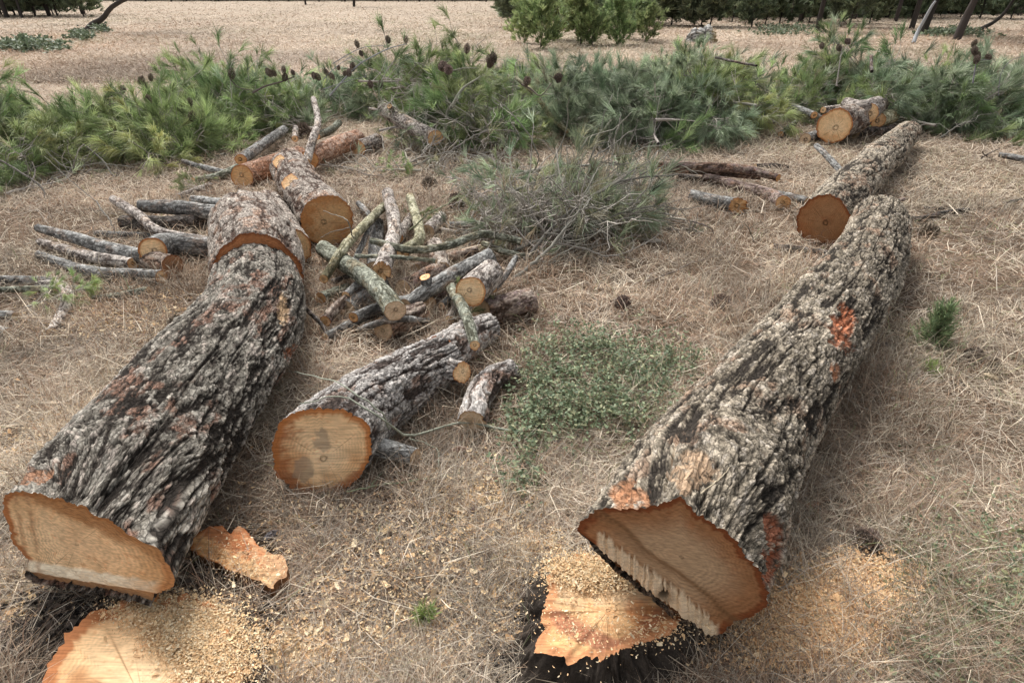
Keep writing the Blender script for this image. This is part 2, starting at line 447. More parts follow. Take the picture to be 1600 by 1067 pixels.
def face_mesh(name, ring, centre, col, parent, base, K=10, seed=0, rim=.93, stain=.25, ringamt=1.0, colfn=None):
    """polar cap filling ring (n,3) from centre"""
    n = len(ring)
    R = np.linalg.norm(ring - centre, axis=1)
    t = (np.arange(K + 1) / K)[1:]
    t = t ** .8
    V = centre + (ring - centre)[None] * t[:, None, None]
    rr = np.repeat(t[:, None], n, 1)
    rmean = R.mean()
    V = V.reshape(-1, 3); rrf = rr.ravel()
    V = np.vstack([centre[None], V]); rrf = np.concatenate([[0], rrf])
    c0, c1, c2 = WOODC[col]
    q = (V - centre)
    nz = fbm(q[:, 0] / rmean * 1.6 + seed, q[:, 1] / rmean * 1.6, q[:, 2] / rmean * 1.6, seed, 3)
    nz2 = fbm(q[:, 0] / rmean * 7 + seed, q[:, 1] / rmean * 7, q[:, 2] / rmean * 7, seed + 9, 3)
    c = mixc(c0, c1, np.clip(rrf + (nz - .5), 0, 1))
    c = mixc(c, np.asarray(c2), sstep(.52, .72, nz) * stain)
    c = mixc(c, np.asarray(c2), sstep(rim - .05, rim + .02, rrf + (nz2 - .5) * .10))
    nz3 = fbm(q[:, 0] * 60, q[:, 1] * 60, q[:, 2] * 60, seed + 19, 3)
    c = mixc(c, np.asarray(c2) * 1.3, sstep(.55, .7, nz3) * sstep(.42, .6, nz2) * .35)
    if n > 40:                                        # drying checks that run out from the pith
        colid = np.concatenate([[0], np.tile(np.arange(n), K)])
        ck = (hash2(colid, seed, 2, 5) < 7.0 / n) * sstep(.10, .25, rrf) * sstep(.95, .6, rrf + .5 * hash2(colid, seed, 6, 5))
        c = mixc(c, np.asarray(c2) * .5, ck * .6)
    c = c * (.8 + .4 * nz2[:, None])
    ringa = ringamt * sstep(.06, .3, rrf)
    if colfn is not None:
        V, c, ringa = colfn(V, c, rrf, nz, nz2, ringa)
    i = 1 + (np.arange(K - 1)[:, None] * n + np.arange(n)[None])
    j = 1 + (np.arange(K - 1)[:, None] * n + (np.arange(n)[None] + 1) % n)
    f4 = np.stack([i, j, j + n, i + n], -1).reshape(-1, 4)
    a = 1 + np.arange(n); b = 1 + (np.arange(n) + 1) % n
    f3 = np.stack([np.zeros(n, int), a, b], -1)
    return new_mesh_obj(name, V, [f4, f3], M_WOOD, parent, {'col': c, 'rm': rrf * rmean, 'ring': ringa}, base)

CAMP = np.array([0, 0, CAMH])

def frames(Cn):
    T = np.gradient(Cn, axis=0); T /= np.linalg.norm(T, axis=1)[:, None]
    up0 = np.array([0, 0, 1.0])
    S = np.cross(T, up0)
    bad = np.linalg.norm(S, axis=1) < .15
    S[bad] = np.cross(T[bad], np.array([0, 1.0, 0]))
    S /= np.linalg.norm(S, axis=1)[:, None]
    U = np.cross(S, T)
    return T, S, U

def build_log(base, pts, rad, style, parent, facecol='pale', seed=0, faces=(1, 1), tilt=(.35, .35), sq=1.0, knob=.05, name='bark', ends='cut', rim=.93, stain=.25, cf0=None):
    pts = np.asarray(pts, float); rad = np.asarray(rad, float)
    L = np.sum(np.linalg.norm(np.diff(pts, axis=0), axis=1))
    dep = max(.6, float(np.min(depth_of(pts))))
    cell = max(.0035, .95 * dep / 576)
    Rm = rad.mean()
    nu = int(np.clip(2 * math.pi * Rm / cell, 14, 420)); nv = int(np.clip(L / (cell * 1.15), 6, 620))
    Cn = catmull(pts, nv)
    seg = np.concatenate([[0], np.cumsum(np.linalg.norm(np.diff(Cn, axis=0), axis=1))])
    r = np.interp(np.linspace(0, len(rad) - 1, nv), np.arange(len(rad)), rad)
    # a living, slightly uneven line
    T, S, U = frames(Cn)
    w1 = (fbm(seg * 2.5 / max(.3, 4 * Rm), seed * 1.7, 0, seed, 2) - .5) * knob * 2 * Rm * 2
    w2 = (fbm(seg * 2.5 / max(.3, 4 * Rm), seed * 1.7, 9, seed + 3, 2) - .5) * knob * 2 * Rm
    fade = np.minimum(1, np.minimum(seg, seg[-1] - seg) / (2 * Rm + 1e-6))
    Cn = Cn + S * (w1 * fade)[:, None] + U * (w2 * fade)[:, None]
    th = np.arange(nu) / nu * 2 * math.pi
    TH, SG = np.meshgrid(th, seg)
    h, c = bark(TH, SG + seed * 3.1, Rm, style, seed)
    lump = 1 + (fbm(np.cos(TH) * 1.2 + seed, np.sin(TH) * 1.2, SG / (Rm * 5), seed + 7, 3) - .5) * .22
    rr = r[:, None] * lump + h
    off = S[:, None] * (np.cos(TH) * rr)[..., None] + U[:, None] * (np.sin(TH) * rr * sq)[..., None]
    # slanted saw cuts
    ringpl = []
    for e in (0, 1):
        k = 0 if e == 0 else -1
        nrm = -T[0] if e == 0 else T[-1]
        tc = CAMP - Cn[k]; tc /= np.linalg.norm(tc)
        if nrm @ tc > -.25: nrm = nrm + tc * tilt[e]
        jit = np.array([hash2(seed, 5 + e, j, 3) - .5 for j in range(3)]) * .3
        nrm = nrm + jit; nrm /= np.linalg.norm(nrm)
        Te = T[k]; den = Te @ nrm
        if abs(den) < .3: den = .3 * np.sign(den)
        sh = -(off @ nrm) / den
        sh = np.clip(sh, -2.2 * Rm, 2.2 * Rm)
        dist = seg if e == 0 else seg[-1] - seg
        w = np.clip(1 - dist / min(3.0 * Rm, .45 * seg[-1] + 1e-6), 0, 1)
        off = off + Te[None, None] * (sh * w[:, None])[..., None]
        if ends == 'torn':
            off[k] += Te * ((hash2(np.arange(nu), seed, 1, 3) - .5) * Rm * .8)[:, None]
    V = Cn[:, None] + off
    i = np.arange(nv - 1)[:, None] * nu + np.arange(nu)[None]
    j = np.arange(nv - 1)[:, None] * nu + (np.arange(nu)[None] + 1) % nu
    f = np.stack([i, j, j + nu, i + nu], -1).reshape(-1, 4)
    b = new_mesh_obj(name, V.reshape(-1, 3), [f], M_BARK if Rm > .1 else M_BARKS, parent, {'col': c.reshape(-1, 3), 'bc': np.stack([Rm * np.cos(TH), Rm * np.sin(TH), SG + seed * .37], -1).reshape(-1, 3)}, base)
    K = int(np.clip(Rm / cell / 1.3, 4, 60))
    for e in (0, 1):
        if not faces[e]: continue
        ring = V[0 if e == 0 else -1]
        jc = (hash2(seed, np.arange(3), e, 9) - .5)
        cc_ = ring.mean(0); cc_ = cc_ + (ring[int(hash2(seed, e, 4, 9) * len(ring))] - cc_) * .16
        face_mesh('cut_face', ring, cc_, facecol, parent, base, K, seed + e, rim=rim, stain=stain, colfn=cf0 if e == 0 else None)
    return b

def px_points(pl):
    """[(x, y, width_px, lift)] -> points, radii"""
    P3, R3 = [], []
    for q in pl:
        x, y, w = q[:3]; lift = q[3] if len(q) > 3 else 0
        r = .05
        for _ in range(8):
            p = P(x, y, lift + r * .92)
            r = w / 2 * float(depth_of(p)) / F
        P3.append(p); R3.append(r)
    return np.array(P3), np.array(R3)

_seed = [100]
def log(name, label, cat, style, pl, face='pale', group=None, stubs=(), **kw):
    _seed[0] += 7
    pts, rad = px_points(pl)
    base = pts.mean(0).copy(); base[2] = max(0, (pts[:, 2] - rad).min())
    root = empty(name, base, label, cat, group)
    build_log(base, pts, rad, style, root, face, _seed[0], **dict(dict(tilt=(.6, .35)), **kw))
    for (t, ang, ln, rs, fc, *sty) in stubs:
        Cn = catmull(pts, 50); T, S, U = frames(Cn); k = int(t * 49)
        R = np.interp(t, np.linspace(0, 1, len(rad)), rad)
        d = S[k] * math.cos(ang) + U[k] * math.sin(ang)
        a = Cn[k] + d * R * .4; b = Cn[k] + d * (R + ln) + T[k] * ln * .4
        build_log(base, [a, b], [rs * 1.25, rs], sty[0] if sty else style, root, fc, _seed[0] + 3, faces=(0, 1), tilt=(0, .5), name='branch_stub')
    return root

# ------------------------------------------------------------------ the two big butt logs with traced ends
def blend_trunk(name, label, face_px, plane_pts, lean, axis, style, facecol, pith_px, seed, colfn=None, L0=.35, patches=(), lat=1.0, jag=.012):
    """axis: [(x, y, half_width_px_horizontal, squash, lift)]"""
    # plane of the saw cut: through two points, leaning
    A, B = plane_pts
    hdir = B - A; hdir /= np.linalg.norm(hdir)
    up = np.array([0, 0, 1.0]); nrm = np.cross(up, hdir); nrm /= np.linalg.norm(nrm)
    if nrm[1] > 0: nrm = -nrm                                      # towards the camera
    nrm = nrm * math.cos(lean) + up * math.sin(lean); nrm /= np.linalg.norm(nrm)
    def onplane(px, py):
        d = ray(px, py); t = ((A - CAMP) @ nrm) / (d @ nrm)
        return CAMP + d * t[..., None] if np.ndim(t) else CAMP + d * t
    out = np.array([onplane(x, y) for x, y in face_px])
    cen = out.mean(0)
    pts, rh = [], []
    for (x, y, w, sq, lift) in axis:
        r = .25
        for _ in range(8):
            p = P(x, y, lift + r * sq); r = w / 2 * float(depth_of(p)) / F
        pts.append(p); rh.append(r)
    pts = np.array(pts); rh = np.array(rh); sqs = np.array([q[3] for q in axis])
    pts[0] = cen
    L = np.sum(np.linalg.norm(np.diff(pts, axis=0), axis=1))
    nv = int(L / .0052); nu = 440
    Cn = catmull(pts, nv); T, S, U = frames(Cn)
    seg = np.concatenate([[0], np.cumsum(np.linalg.norm(np.diff(Cn, axis=0), axis=1))])
    tt = np.linspace(0, len(rh) - 1, nv)
    r = np.interp(tt, np.arange(len(rh)), rh); q = np.interp(tt, np.arange(len(rh)), sqs)
    th = np.arange(nu) / nu * 2 * math.pi
    # outline as radius per angle, in the frame of the first ring
    o2 = out - cen; ex, ez = o2 @ S[0], o2 @ (np.cross(S[0], nrm) * np.sign(np.cross(S[0], nrm)[2]))
    ang = np.mod(np.arctan2(ez, ex), 2 * math.pi); order = np.argsort(ang)
    # resample the polygon densely by angle
    ring0 = np.interp(th, np.concatenate([ang[order] - 2 * math.pi, ang[order], ang[order] + 2 * math.pi]), np.tile(np.hypot(ex, ez)[order], 3))
    # straight edges of the polygon give better radii: cast rays
    po = o2[order]; px_, pz_ = ex[order], ez[order]
    for k in range(nu):
        c_, s_ = math.cos(th[k]), math.sin(th[k]); best = None
        for i in range(len(px_)):
            j = (i + 1) % len(px_)
            x1, y1, x2, y2 = px_[i], pz_[i], px_[j], pz_[j]
            den = c_ * (y2 - y1) - s_ * (x2 - x1)
            if abs(den) < 1e-9: continue
            t = (x1 * (y2 - y1) - y1 * (x2 - x1)) / den
            u = (x1 * s_ - y1 * c_) / den
            if t > 0 and -1e-6 <= u <= 1 + 1e-6: best = t if best is None else max(best, t)
        if best is not None: ring0[k] = best
    ring0 = ring0 + (fbm(np.cos(th) * 9, np.sin(th) * 9, seed, seed, 3) - .5) * jag * 2 + (fbm(np.cos(th) * 30, np.sin(th) * 30, seed, seed + 1, 2) - .5) * jag
    E0 = S[0] - nrm * (S[0] @ nrm); E0 /= np.linalg.norm(E0)
    E1 = np.cross(nrm, E0); E1 *= np.sign(E1[2])
    O = cen + E0[None] * (np.cos(th) * ring0)[:, None] + E1[None] * (np.sin(th) * ring0)[:, None]
    TH, SG = np.meshgrid(th, seg)
    h, c = bark(TH, SG, float(rh.mean()), style, seed)
    lump = 1 + (fbm(np.cos(TH) * 1.3 + seed, np.sin(TH) * 1.3, SG / 1.1, seed + 7, 3) - .5) * .28
    # long buttress folds that run up from the butt
    fold = (np.abs(fbm(np.cos(TH) * 2.6, np.sin(TH) * 2.6, SG * .5, seed + 40, 2) - .5) * 2)
    h = h - sstep(.05, 0, fold) * .02 * np.exp(-SG / 1.2)
    rr = r[:, None] * lump + h
    body = Cn[:, None] + S[:, None] * (np.cos(TH) * rr)[..., None] + U[:, None] * (np.sin(TH) * rr * q[:, None])[..., None]
    butt = O[None] + T[:, None] * SG[..., None]
    rdir = (O - cen) / np.linalg.norm(O - cen, axis=1)[:, None]
    hb = np.where(SG < .12, np.minimum(h, .001), h)
    butt = butt + rdir[None] * hb[..., None] * sstep(0, .03, SG)[..., None]
    w = sstep(0, L0, SG)[..., None]
    V = butt * (1 - w) + body * w
    # far end sawn off square
    base = np.array([pts[:, 0].mean(), pts[:, 1].mean(), 0.0])
    for (x, y, rx, ry, colr, dep) in patches:           # bark stripped or scarred
        D = np.stack([V[..., 0], V[..., 1], V[..., 2] - CAMH], -1)
        zz = D[..., 1] * cosP - D[..., 2] * sinP
        X = W / 2 + F * D[..., 0] / zz; Y = H / 2 - F * (D[..., 1] * sinP + D[..., 2] * cosP) / zz
        nn = fbm(V[..., 0] * 22, V[..., 1] * 22, V[..., 2] * 22, seed + 77, 4)
        m = sstep(1.15, .85, np.hypot((X - x) / rx, (Y - y) / ry) + (nn - .5) * 2.6) * (zz < depth_of(P(x, y, .2)) + .25)
        nn2 = fbm(V[..., 0] * 90, V[..., 1] * 90, V[..., 2] * 60, seed + 78, 3)
        m = m * sstep(.36, .5, fbm(V[..., 0] * 60, V[..., 1] * 60, V[..., 2] * 50, seed + 79, 3) + .08)
        c = mixc(c, np.asarray(colr)[None, None] * (.55 + .9 * nn2[..., None]), m * .8)
        V = V - (V - Cn[:, None]) / np.linalg.norm(V - Cn[:, None], axis=-1, keepdims=True) * (m * dep)[..., None]
    root = empty('felled_trunk', base, label, 'log')
    i = np.arange(nv - 1)[:, None] * nu + np.arange(nu)[None]
    j = np.arange(nv - 1)[:, None] * nu + (np.arange(nu)[None] + 1) % nu
    f = np.stack([i, j, j + nu, i + nu], -1).reshape(-1, 4)
    new_mesh_obj('bark', V.reshape(-1, 3), [f], M_BARK, root, {'col': c.reshape(-1, 3), 'bc': np.stack([rh.mean() * np.cos(TH), rh.mean() * np.sin(TH), SG], -1).reshape(-1, 3)}, base)
    pc = onplane(*pith_px)
    def cf(Vf, cc, rrf, nz, nz2, ra):
        if colfn is None: return Vf, cc, ra
        D = Vf - CAMP; zz = D[:, 1] * cosP - D[:, 2] * sinP
        X = W / 2 + F * D[:, 0] / zz; Y = H / 2 - F * (D[:, 1] * sinP + D[:, 2] * cosP) / zz
        return colfn(Vf, cc, rrf, nz, nz2, ra, X, Y, nrm)
    face_mesh('cut_face', V[0], pc, facecol, root, base, 130, seed, rim=.93, stain=.12, colfn=cf)
    face_mesh('cut_face', V[-1], V[-1].mean(0), 'brown', root, base, 20, seed + 1)
    return root

def lip(X, Y, x1, y1, x2, y2):
    """signed px distance below the line"""
    L = math.hypot(x2 - x1, y2 - y1)
    return ((X - x1) * -(y2 - y1) + (Y - y1) * (x2 - x1)) / L

def left_face(V, c, rr, nz, nz2, ra, X, Y, nrm):
    d = lip(X, Y, 30, 878, 250, 915) + (nz2 - .5) * 9
    strip = sstep(-9, -3, d) * sstep(15, 9, d) * sstep(255, 240, X) * sstep(28, 40, X)
    low = sstep(11, 16, d)
    c = mixc(c, np.array((.36, .20, .10)), low * .85)
    c = mixc(c, np.array((.92, .80, .60)), strip * .95)
    up = sstep(26, 8, lip(X, Y, 60, 768, 285, 872) + (nz2 - .5) * 14) * sstep(.5, .65, rr)
    c = mixc(c, np.array((.38, .17, .06)), up * .85)
    b2 = sstep(.5, .75, rr + (nz - .5) * .5) * sstep(150, 260, X)
    c = mixc(c, np.array((.46, .25, .11)), b2 * .6)
    # darker rays running down the left part
    rays = sstep(7, 0, np.abs(lip(X, Y, 45, 790, 62, 880))) + sstep(6, 0, np.abs(lip(X, Y, 28, 800, 40, 870)))
    c = mixc(c, np.array((.36, .18, .09)), np.clip(rays, 0, 1) * .5 * (nz2 > .4))
    V = V + nrm * (-.018 * low + .008 * strip * (nz2 - .3) * 2)[:, None]
    ra = ra * (1 - strip) * (1 - .7 * low)
    return V, c, ra

def right_face(V, c, rr, nz, nz2, ra, X, Y, nrm):
    d = lip(X, Y, 925, 850, 1106, 992)
    teeth = hash2(((X + nz2 * 9) * .38).astype(int), 0, 0, 2) * 9 - 4 + (nz - .5) * 14
    strip = sstep(-26, -21, d + teeth) * sstep(1, -3, d) * sstep(1126, 1116, X) * sstep(930, 938, X)
    low = sstep(-3, 2, d)
    c = mixc(c, np.array((.56, .40, .25)), sstep(.85, .3, rr) * .8)
    c = mixc(c, np.array((.20, .10, .045)), low * .7)
    c = mixc(c, np.array((.90, .72, .50)) , strip * (.75 + .25 * nz2))
    hx = np.hypot((X - 1037), (Y - 924))
    hole = sstep(9, 6, hx); halo = sstep(22, 10, hx)
    c = mixc(c, np.array((.34, .23, .14)), halo * .6)
    c = mixc(c, np.array((.02, .012, .01)), hole)
    cr = sstep(5, 1.0, np.abs(lip(X, Y, 960, 812, 1120, 945) + 20 * (nz - .5)))
    c = mixc(c, np.array((.17, .085, .04)), cr * .6)
    b1 = sstep(16, 2, np.abs(lip(X, Y, 1000, 850, 1130, 955) + 30 * (nz - .5)))
    c = mixc(c, np.array((.24, .13, .06)), b1 * .5)
    V = V + nrm * (-.02 * low + .010 * strip * (.5 + teeth / 7) - .05 * hole)[:, None]
    ra = ra * (1 - strip) * (1 - hole) * (1 - .7 * low)
    return V, c, ra

LF = [(-8,765),(10,757),(40,757),(60,764),(100,772),(135,785),(145,797),(180,808),(195,822),(240,848),(262,856),(280,885),(292,905),(288,930),(262,935),(248,958),(200,945),(140,935),(90,925),(45,918),(28,905),(36,878),(10,850),(0,820),(-12,790)]
blend_trunk('felled_trunk', 'huge grey barked pine trunk with wide pale sawn butt beside the sawdust covered stump',
            LF, (P(-8, 800, .33), P(292, 905, .28)), math.radians(12),
            [(140,855,300,.9,0),(212,738,254,.84,0),(294,628,212,.86,0),(368,540,168,.92,0),(400,480,146,.93,0),(401,436,131,.90,0)],
            'plate_grey', 'pale', (120, 850), 11, left_face,
            patches=[(442,480,9,19,(.66,.45,.27),.008),(455,548,12,13,(.36,.12,.05),.008),(40,742,30,12,(.42,.22,.13),.004)])

RF = [(898,822),(915,800),(935,792),(965,788),(1000,790),(1030,788),(1040,782),(1062,776),(1090,798),(1112,812),(1138,828),(1155,850),(1168,868),(1190,888),(1202,915),(1200,948),(1180,965),(1150,972),(1128,992),(1109,994),(1060,977),(1030,950),(1002,925),(963,896),(930,862),(898,828)]
blend_trunk('felled_trunk', 'huge pale barked pine trunk with orange scars, its brown splintered butt overhanging the charred stump',
            RF, (P(900, 822, .42), P(1200, 935, .32)), math.radians(0),
            [(1050,875,300,.9,0),(1118,735,236,.92,0),(1200,620,178,.98,0),(1280,520,146,1.0,0),(1340,435,116,1.0,0),(1368,375,94,1.0,0),(1374,347,82,1.0,0)],
            'plate_warm', 'shade', (1065, 870), 23, right_face,
            patches=[(1320,515,17,34,(.56,.20,.10),.012),(1208,850,14,58,(.42,.13,.06),.010),(1305,580,7,12,(.48,.2,.1),.006),(985,775,26,22,(.48,.24,.13),.006),(1085,742,30,26,(.55,.38,.25),.001)])

# ------------------------------------------------------------------ medium logs
log('trunk_section', 'short thick flaky trunk section sawn orange, lying right behind the huge grey trunk', 'log', 'scaly',
    [(401,430,136,.03),(400,395,134,.01),(388,350,108,0)], 'kerf', tilt=(.1,0), knob=.03, rim=.97, stain=.5)
log('log', 'rough pinkish log lying between the huge grey trunk and the orange ended log', 'log', 'scaly',
    [(452,388,66),(430,348,60),(418,322,50)], 'pale', tilt=(0,0))
log('log', 'smooth reddish log with pale round end among green needles, left of the knotty log', 'log', 'red',
    [(378,276,36,0),(430,258,34,0),(470,244,30,0)], 'orange', tilt=(.6,0))
log('log', 'smooth pink log with its pale sawn end under the upright birch pale stick', 'log', 'red',
    [(484,250,27,.06),(520,232,30,.06),(558,216,27,.06)], 'orange', tilt=(.6,0))
log('log', 'grey log stump piece with oval cut end at the far end of the pink log', 'log', 'pale',
    [(560,232,24,.0),(590,222,24,.0)], 'pale', tilt=(.6,0))
log('log', 'grey white log with cut knots lying against the green brush behind the heap', 'log', 'pale',
    [(600,172,22,.28),(640,196,24,.21),(680,216,25,.13)], 'pale', stubs=[(.3,4.2,.05,.035,'pale'),(.25,1.0,.08,.03,'pale')])
def projw(V):
    D = V - CAMP; zz = D[..., 1] * cosP - D[..., 2] * sinP
    return W / 2 + F * D[..., 0] / zz, H / 2 - F * (D[..., 1] * sinP + D[..., 2] * cosP) / zz
def round_face(V, c, rr, nz, nz2, ra):
    X, Y = projw(V)
    fib = np.abs(hash2((Y * .35 + X * .1).astype(int), 1, 1, 5)) * 14
    c = mixc(c, np.array((.40, .14, .05)), sstep(478, 440, X + fib + (nz2 - .5) * 50) * sstep(.25, .6, rr) * .9)
    c = mixc(c, np.array((.50, .19, .06)), sstep(.84, .92, rr + (nz2 - .5) * .1) * .8)
    c = mixc(c, np.array((.36, .14, .06)), sstep(.72, .86, rr + (nz - .5) * .3) * (Y > 735) * .8)
    for (x, y, r_) in ((503, 690, 15), (474, 733, 17)):
        c = mixc(c, np.array((.33, .26, .19)), sstep(1.15, .8, np.hypot((X - x) * 1.1, (Y - y) * .9) / r_ + (nz2 - .5) * 1.6) * .6)
    return V, c, ra
def knotty_face(V, c, rr, nz, nz2, ra):
    X, Y = projw(V)
    c = mixc(c, np.array((.46, .20, .07)), np.clip(sstep(500, 478, X + (nz2 - .5) * 60) + sstep(325, 312, Y + (nz2 - .5) * 24), 0, 1) * .8)
    c = mixc(c, np.array((.38, .22, .11)), sstep(.5, .62, nz2) * .4)
    return V, c, ra * .3
log('log', 'knotty log with big orange brown end face and two oval branch scars', 'log', 'scaly',
    [(512,346,80,0),(480,308,68,.0),(452,262,56,.0)], 'orange', tilt=(.6,0), rim=.96, stain=.5, cf0=knotty_face,
    stubs=[(.48,2.25,.004,.075,'pale'),(.85,2.2,.004,.065,'pale')])
log('log', 'flaky grey log with big round stained end and a sawn side branch', 'log', 'flake',
    [(503,706,148,0),(560,650,124,0),(630,598,98,0),(690,562,78,0)], 'pale', tilt=(1.0,0), rim=.95, stain=.4, cf0=round_face,
    stubs=[(.90,.12,.05,.052,'pale'),(.20,6.0,.13,.034,'dim','grey')])
log('log', 'flaky log continuing behind the sawn side branch towards the log heap edge', 'log', 'flake',
    [(688,560,70,0),(730,528,60,0),(764,512,46,0)], 'pale')
log('log', 'curved flaky grey log on the grass right of the sawn side branch', 'log', 'flake',
    [(738,660,46,0),(748,620,44,0),(772,592,42,0),(802,580,40,0)], 'dim', tilt=(0,0))

# heap on the right of the left group
H_ = [
 ('log','dark barked log with round pale end at the right rim of the log heap','brown',[(752,488,36,.0),(800,478,40,0),(830,472,38,0)],'dim',{}),
 ('log','short birch white chunk with wide pale end resting on top of the log heap','pale',[(736,456,42,.16),(768,426,38,.16)],'pale',{}),
 ('log','long grey brown log with a pale cut knot, sloping up across the log heap','grey',[(634,478,20,.05),(690,440,22,.12),(768,402,27,.14)],'dim',dict(stubs=[(.36,1.9,.03,.032,'pale')])),
 ('log','grey green log with large oval end slanting down from the middle of the heap','lichen',[(618,486,30,.16),(580,440,27,.16),(505,388,22,.05)],'dim',{}),
 ('branch','yellow lichen covered stick leaning over the left side of the log heap','yellow',[(506,436,13,.10),(545,378,13,.22),(600,322,12,.1)],'pale',{}),
 ('branch','white peeled birch pale stick with splintered end standing in the log heap','pale',[(596,424,26,.12),(616,360,19,.16),(606,302,16,.12)],'pale',dict(ends='torn')),
 ('branch','crooked pale stick with round sawn end right of the white splintered stick','yellow',[(630,394,18,.16),(656,368,15,.16),(641,308,12,.1)],'pale',{}),
 ('branch','long thin snaking grey green branch reaching the right edge of the log heap','lichen',[(580,376,9,.2),(640,390,11,.2),(700,384,11,.2),(756,366,11,.15),(815,378,10,.1)],'pale',{}),
 ('branch','second snaking grey branch just under the long snaking one','lichen',[(755,380,9,.06),(790,394,9,.05),(830,402,8,.0)],'dim',{}),
 ('branch','short grey green branch with oval end crossing over the flaky log','lichen',[(742,540,14,.20),(728,492,16,.22),(706,450,15,.12)],'pale',{}),
 ('log','thick brown log with wide sawn end at the foot of the heap','brown',[(598,514,34,0),(660,488,32,0)],'dim',{}),
 ('branch','short stub with round orange end lying at the foot of the heap','grey',[(552,496,14,.05),(600,478,16,.05),(640,468,15,.05)],'orange',{}),
 ('branch','thin grey pole end poking out lowest at the front of the heap','grey',[(508,526,11,0),(560,500,13,0),(620,478,14,0)],'pale',{}),
 ('branch','brown stick with slanted oval end at the left foot of the heap','brown',[(508,502,17,.03),(532,475,15,.05),(572,452,12,.05)],'orange',{}),
 ('branch','greenish stick end half buried at the left rim of the heap','lichen',[(500,466,16,.02),(545,450,15,.02)],'orange',{}),
 ('log','shaded scaly log standing behind the sticks in the heap','scaly',[(692,424,25,0),(678,384,28,.04)],'dim',{}),
 ('log','grey log half hidden in the middle of the heap','brown',[(630,452,26,0),(690,420,26,0)],'dim',{}),
 ('log','grey weathered log lying low under the grey green log','grey',[(540,482,24,0),(600,446,24,0)],'dim',{}),
 ('log','grey log hidden beneath the white splintered stick','grey',[(585,420,22,0),(590,350,18,0)],'dim',{}),
 ('branch','lichen crusted twig lying level across the middle of the heap','lichen',[(556,400,6,.18),(620,402,6,.2),(682,408,7,.18)],'dim',{}),
 ('branch','small dead stick between the white stick and the crooked pale stick','grey',[(560,318,8,.05),(578,338,7,.08),(572,362,6,.05)],'dim',{}),
 ('branch','upright birch pale stick leaning on the pink logs','pale',[(478,254,12,.15),(490,214,11,.3),(497,190,9,.35),(490,155,8,.45)],'pale',{}),
 ('log','round ended grey stick pointing at the reddish log from the left','grey',[(376,250,16,.06),(408,228,14,.06),(444,203,12,.06)],'orange',{}),
 ('branch','thin sawn stick with two bright ends behind the pink logs','lichen',[(494,213,11,.2),(516,204,10,.2),(530,192,9,.22)],'pale',{}),
 ('branch','stubby stick with orange end beside the dark cone behind the logs','pale',[(461,217,9,.15),(462,200,8,.2)],'pale',{}),
 ('branch','lichen green stick with round end left of the reddish log','lichen',[(302,283,10,0),(340,276,11,.02),(372,262,11,.04)],'orange',{}),
 ('branch','grey stick resting above the round ended green stick','grey',[(286,252,6,.08),(318,262,8,.05),(352,270,8,.02)],'dim',{}),
 ('branch','broken tan stick on the ground below the green round ended stick','pale',[(278,308,8,0),(306,298,10,0),(330,290,10,0)],'orange',{}),
 ('branch','thin grey stick leaning between the yellow stick and the white splintered stick','grey',[(548,428,9,.05),(570,372,8,.14),(590,330,7,.1)],'dim',{}),
 ('branch','grey stick end sticking up beside the grey green log','grey',[(540,462,12,.08),(566,440,11,.1),(596,440,10,.04)],'pale',{}),
 ('branch','dark stick lying behind the long grey brown log','brown',[(650,420,14,.0),(700,402,13,.02),(745,392,12,.02)],'dim',{}),
 ('log','brown log buried under the middle of the long grey brown log','brown',[(668,470,26,0),(712,450,26,0),(745,436,24,0)],'dim',{}),
 ('branch','thin grey stick crossing under the short birch white chunk','grey',[(690,478,10,.04),(722,450,10,.06),(775,440,9,.03)],'dim',{}),
 ('log','pale short log lying behind the crooked pale stick','pale',[(668,362,20,0),(690,340,18,0)],'dim',{}),
 ('branch','smooth grey stick fanning out right behind the heap','grey',[(700,352,9,.03),(745,350,9,.03),(790,342,8,0)],'dim',{}),
 ('branch','grey stick lying across the foot of the heap before the brown log','grey',[(560,516,9,.0),(610,500,10,.1),(668,500,9,.02)],'pale',{}),
 ('branch','pale stick end pointing at the viewer under the long grey brown log','pale',[(702,500,13,0),(716,470,12,0)],'pale',{}),
 ('branch','grey stick propped against the dark barked log','grey',[(772,452,9,.1),(790,430,9,.14),(806,402,8,.14)],'pale',{}),
 ('branch','forked thin stick lying left of the grey green log','dark',[(520,440,7,.04),(560,428,7,.10),(612,432,6,.12)],'dim',{}),
 ('branch','thin dark stick poking out toward the viewer left of the heap','dark',[(478,482,7,.12),(500,505,6,.06),(512,520,5,.02)],'dim',{}),
 ('branch','pale split piece lying behind the white splintered stick','pale',[(622,372,15,.04),(640,345,14,.04),(650,330,12,.02)],'orange',{}),
 ('branch','small sawn stick lying by the brush at the right of the left clearing','pale',[(712,250,7,0),(742,256,7,0),(776,265,9,0)],'orange',{}),
]
for (nm, lb, stl, pl, fc, kw) in H_:
    pl = [(q[0], q[1], q[2] * 1.12) + tuple(q[3:]) for q in pl]
    log(nm, lb, 'branch' if nm == 'branch' else 'log', stl, pl, fc, **kw)

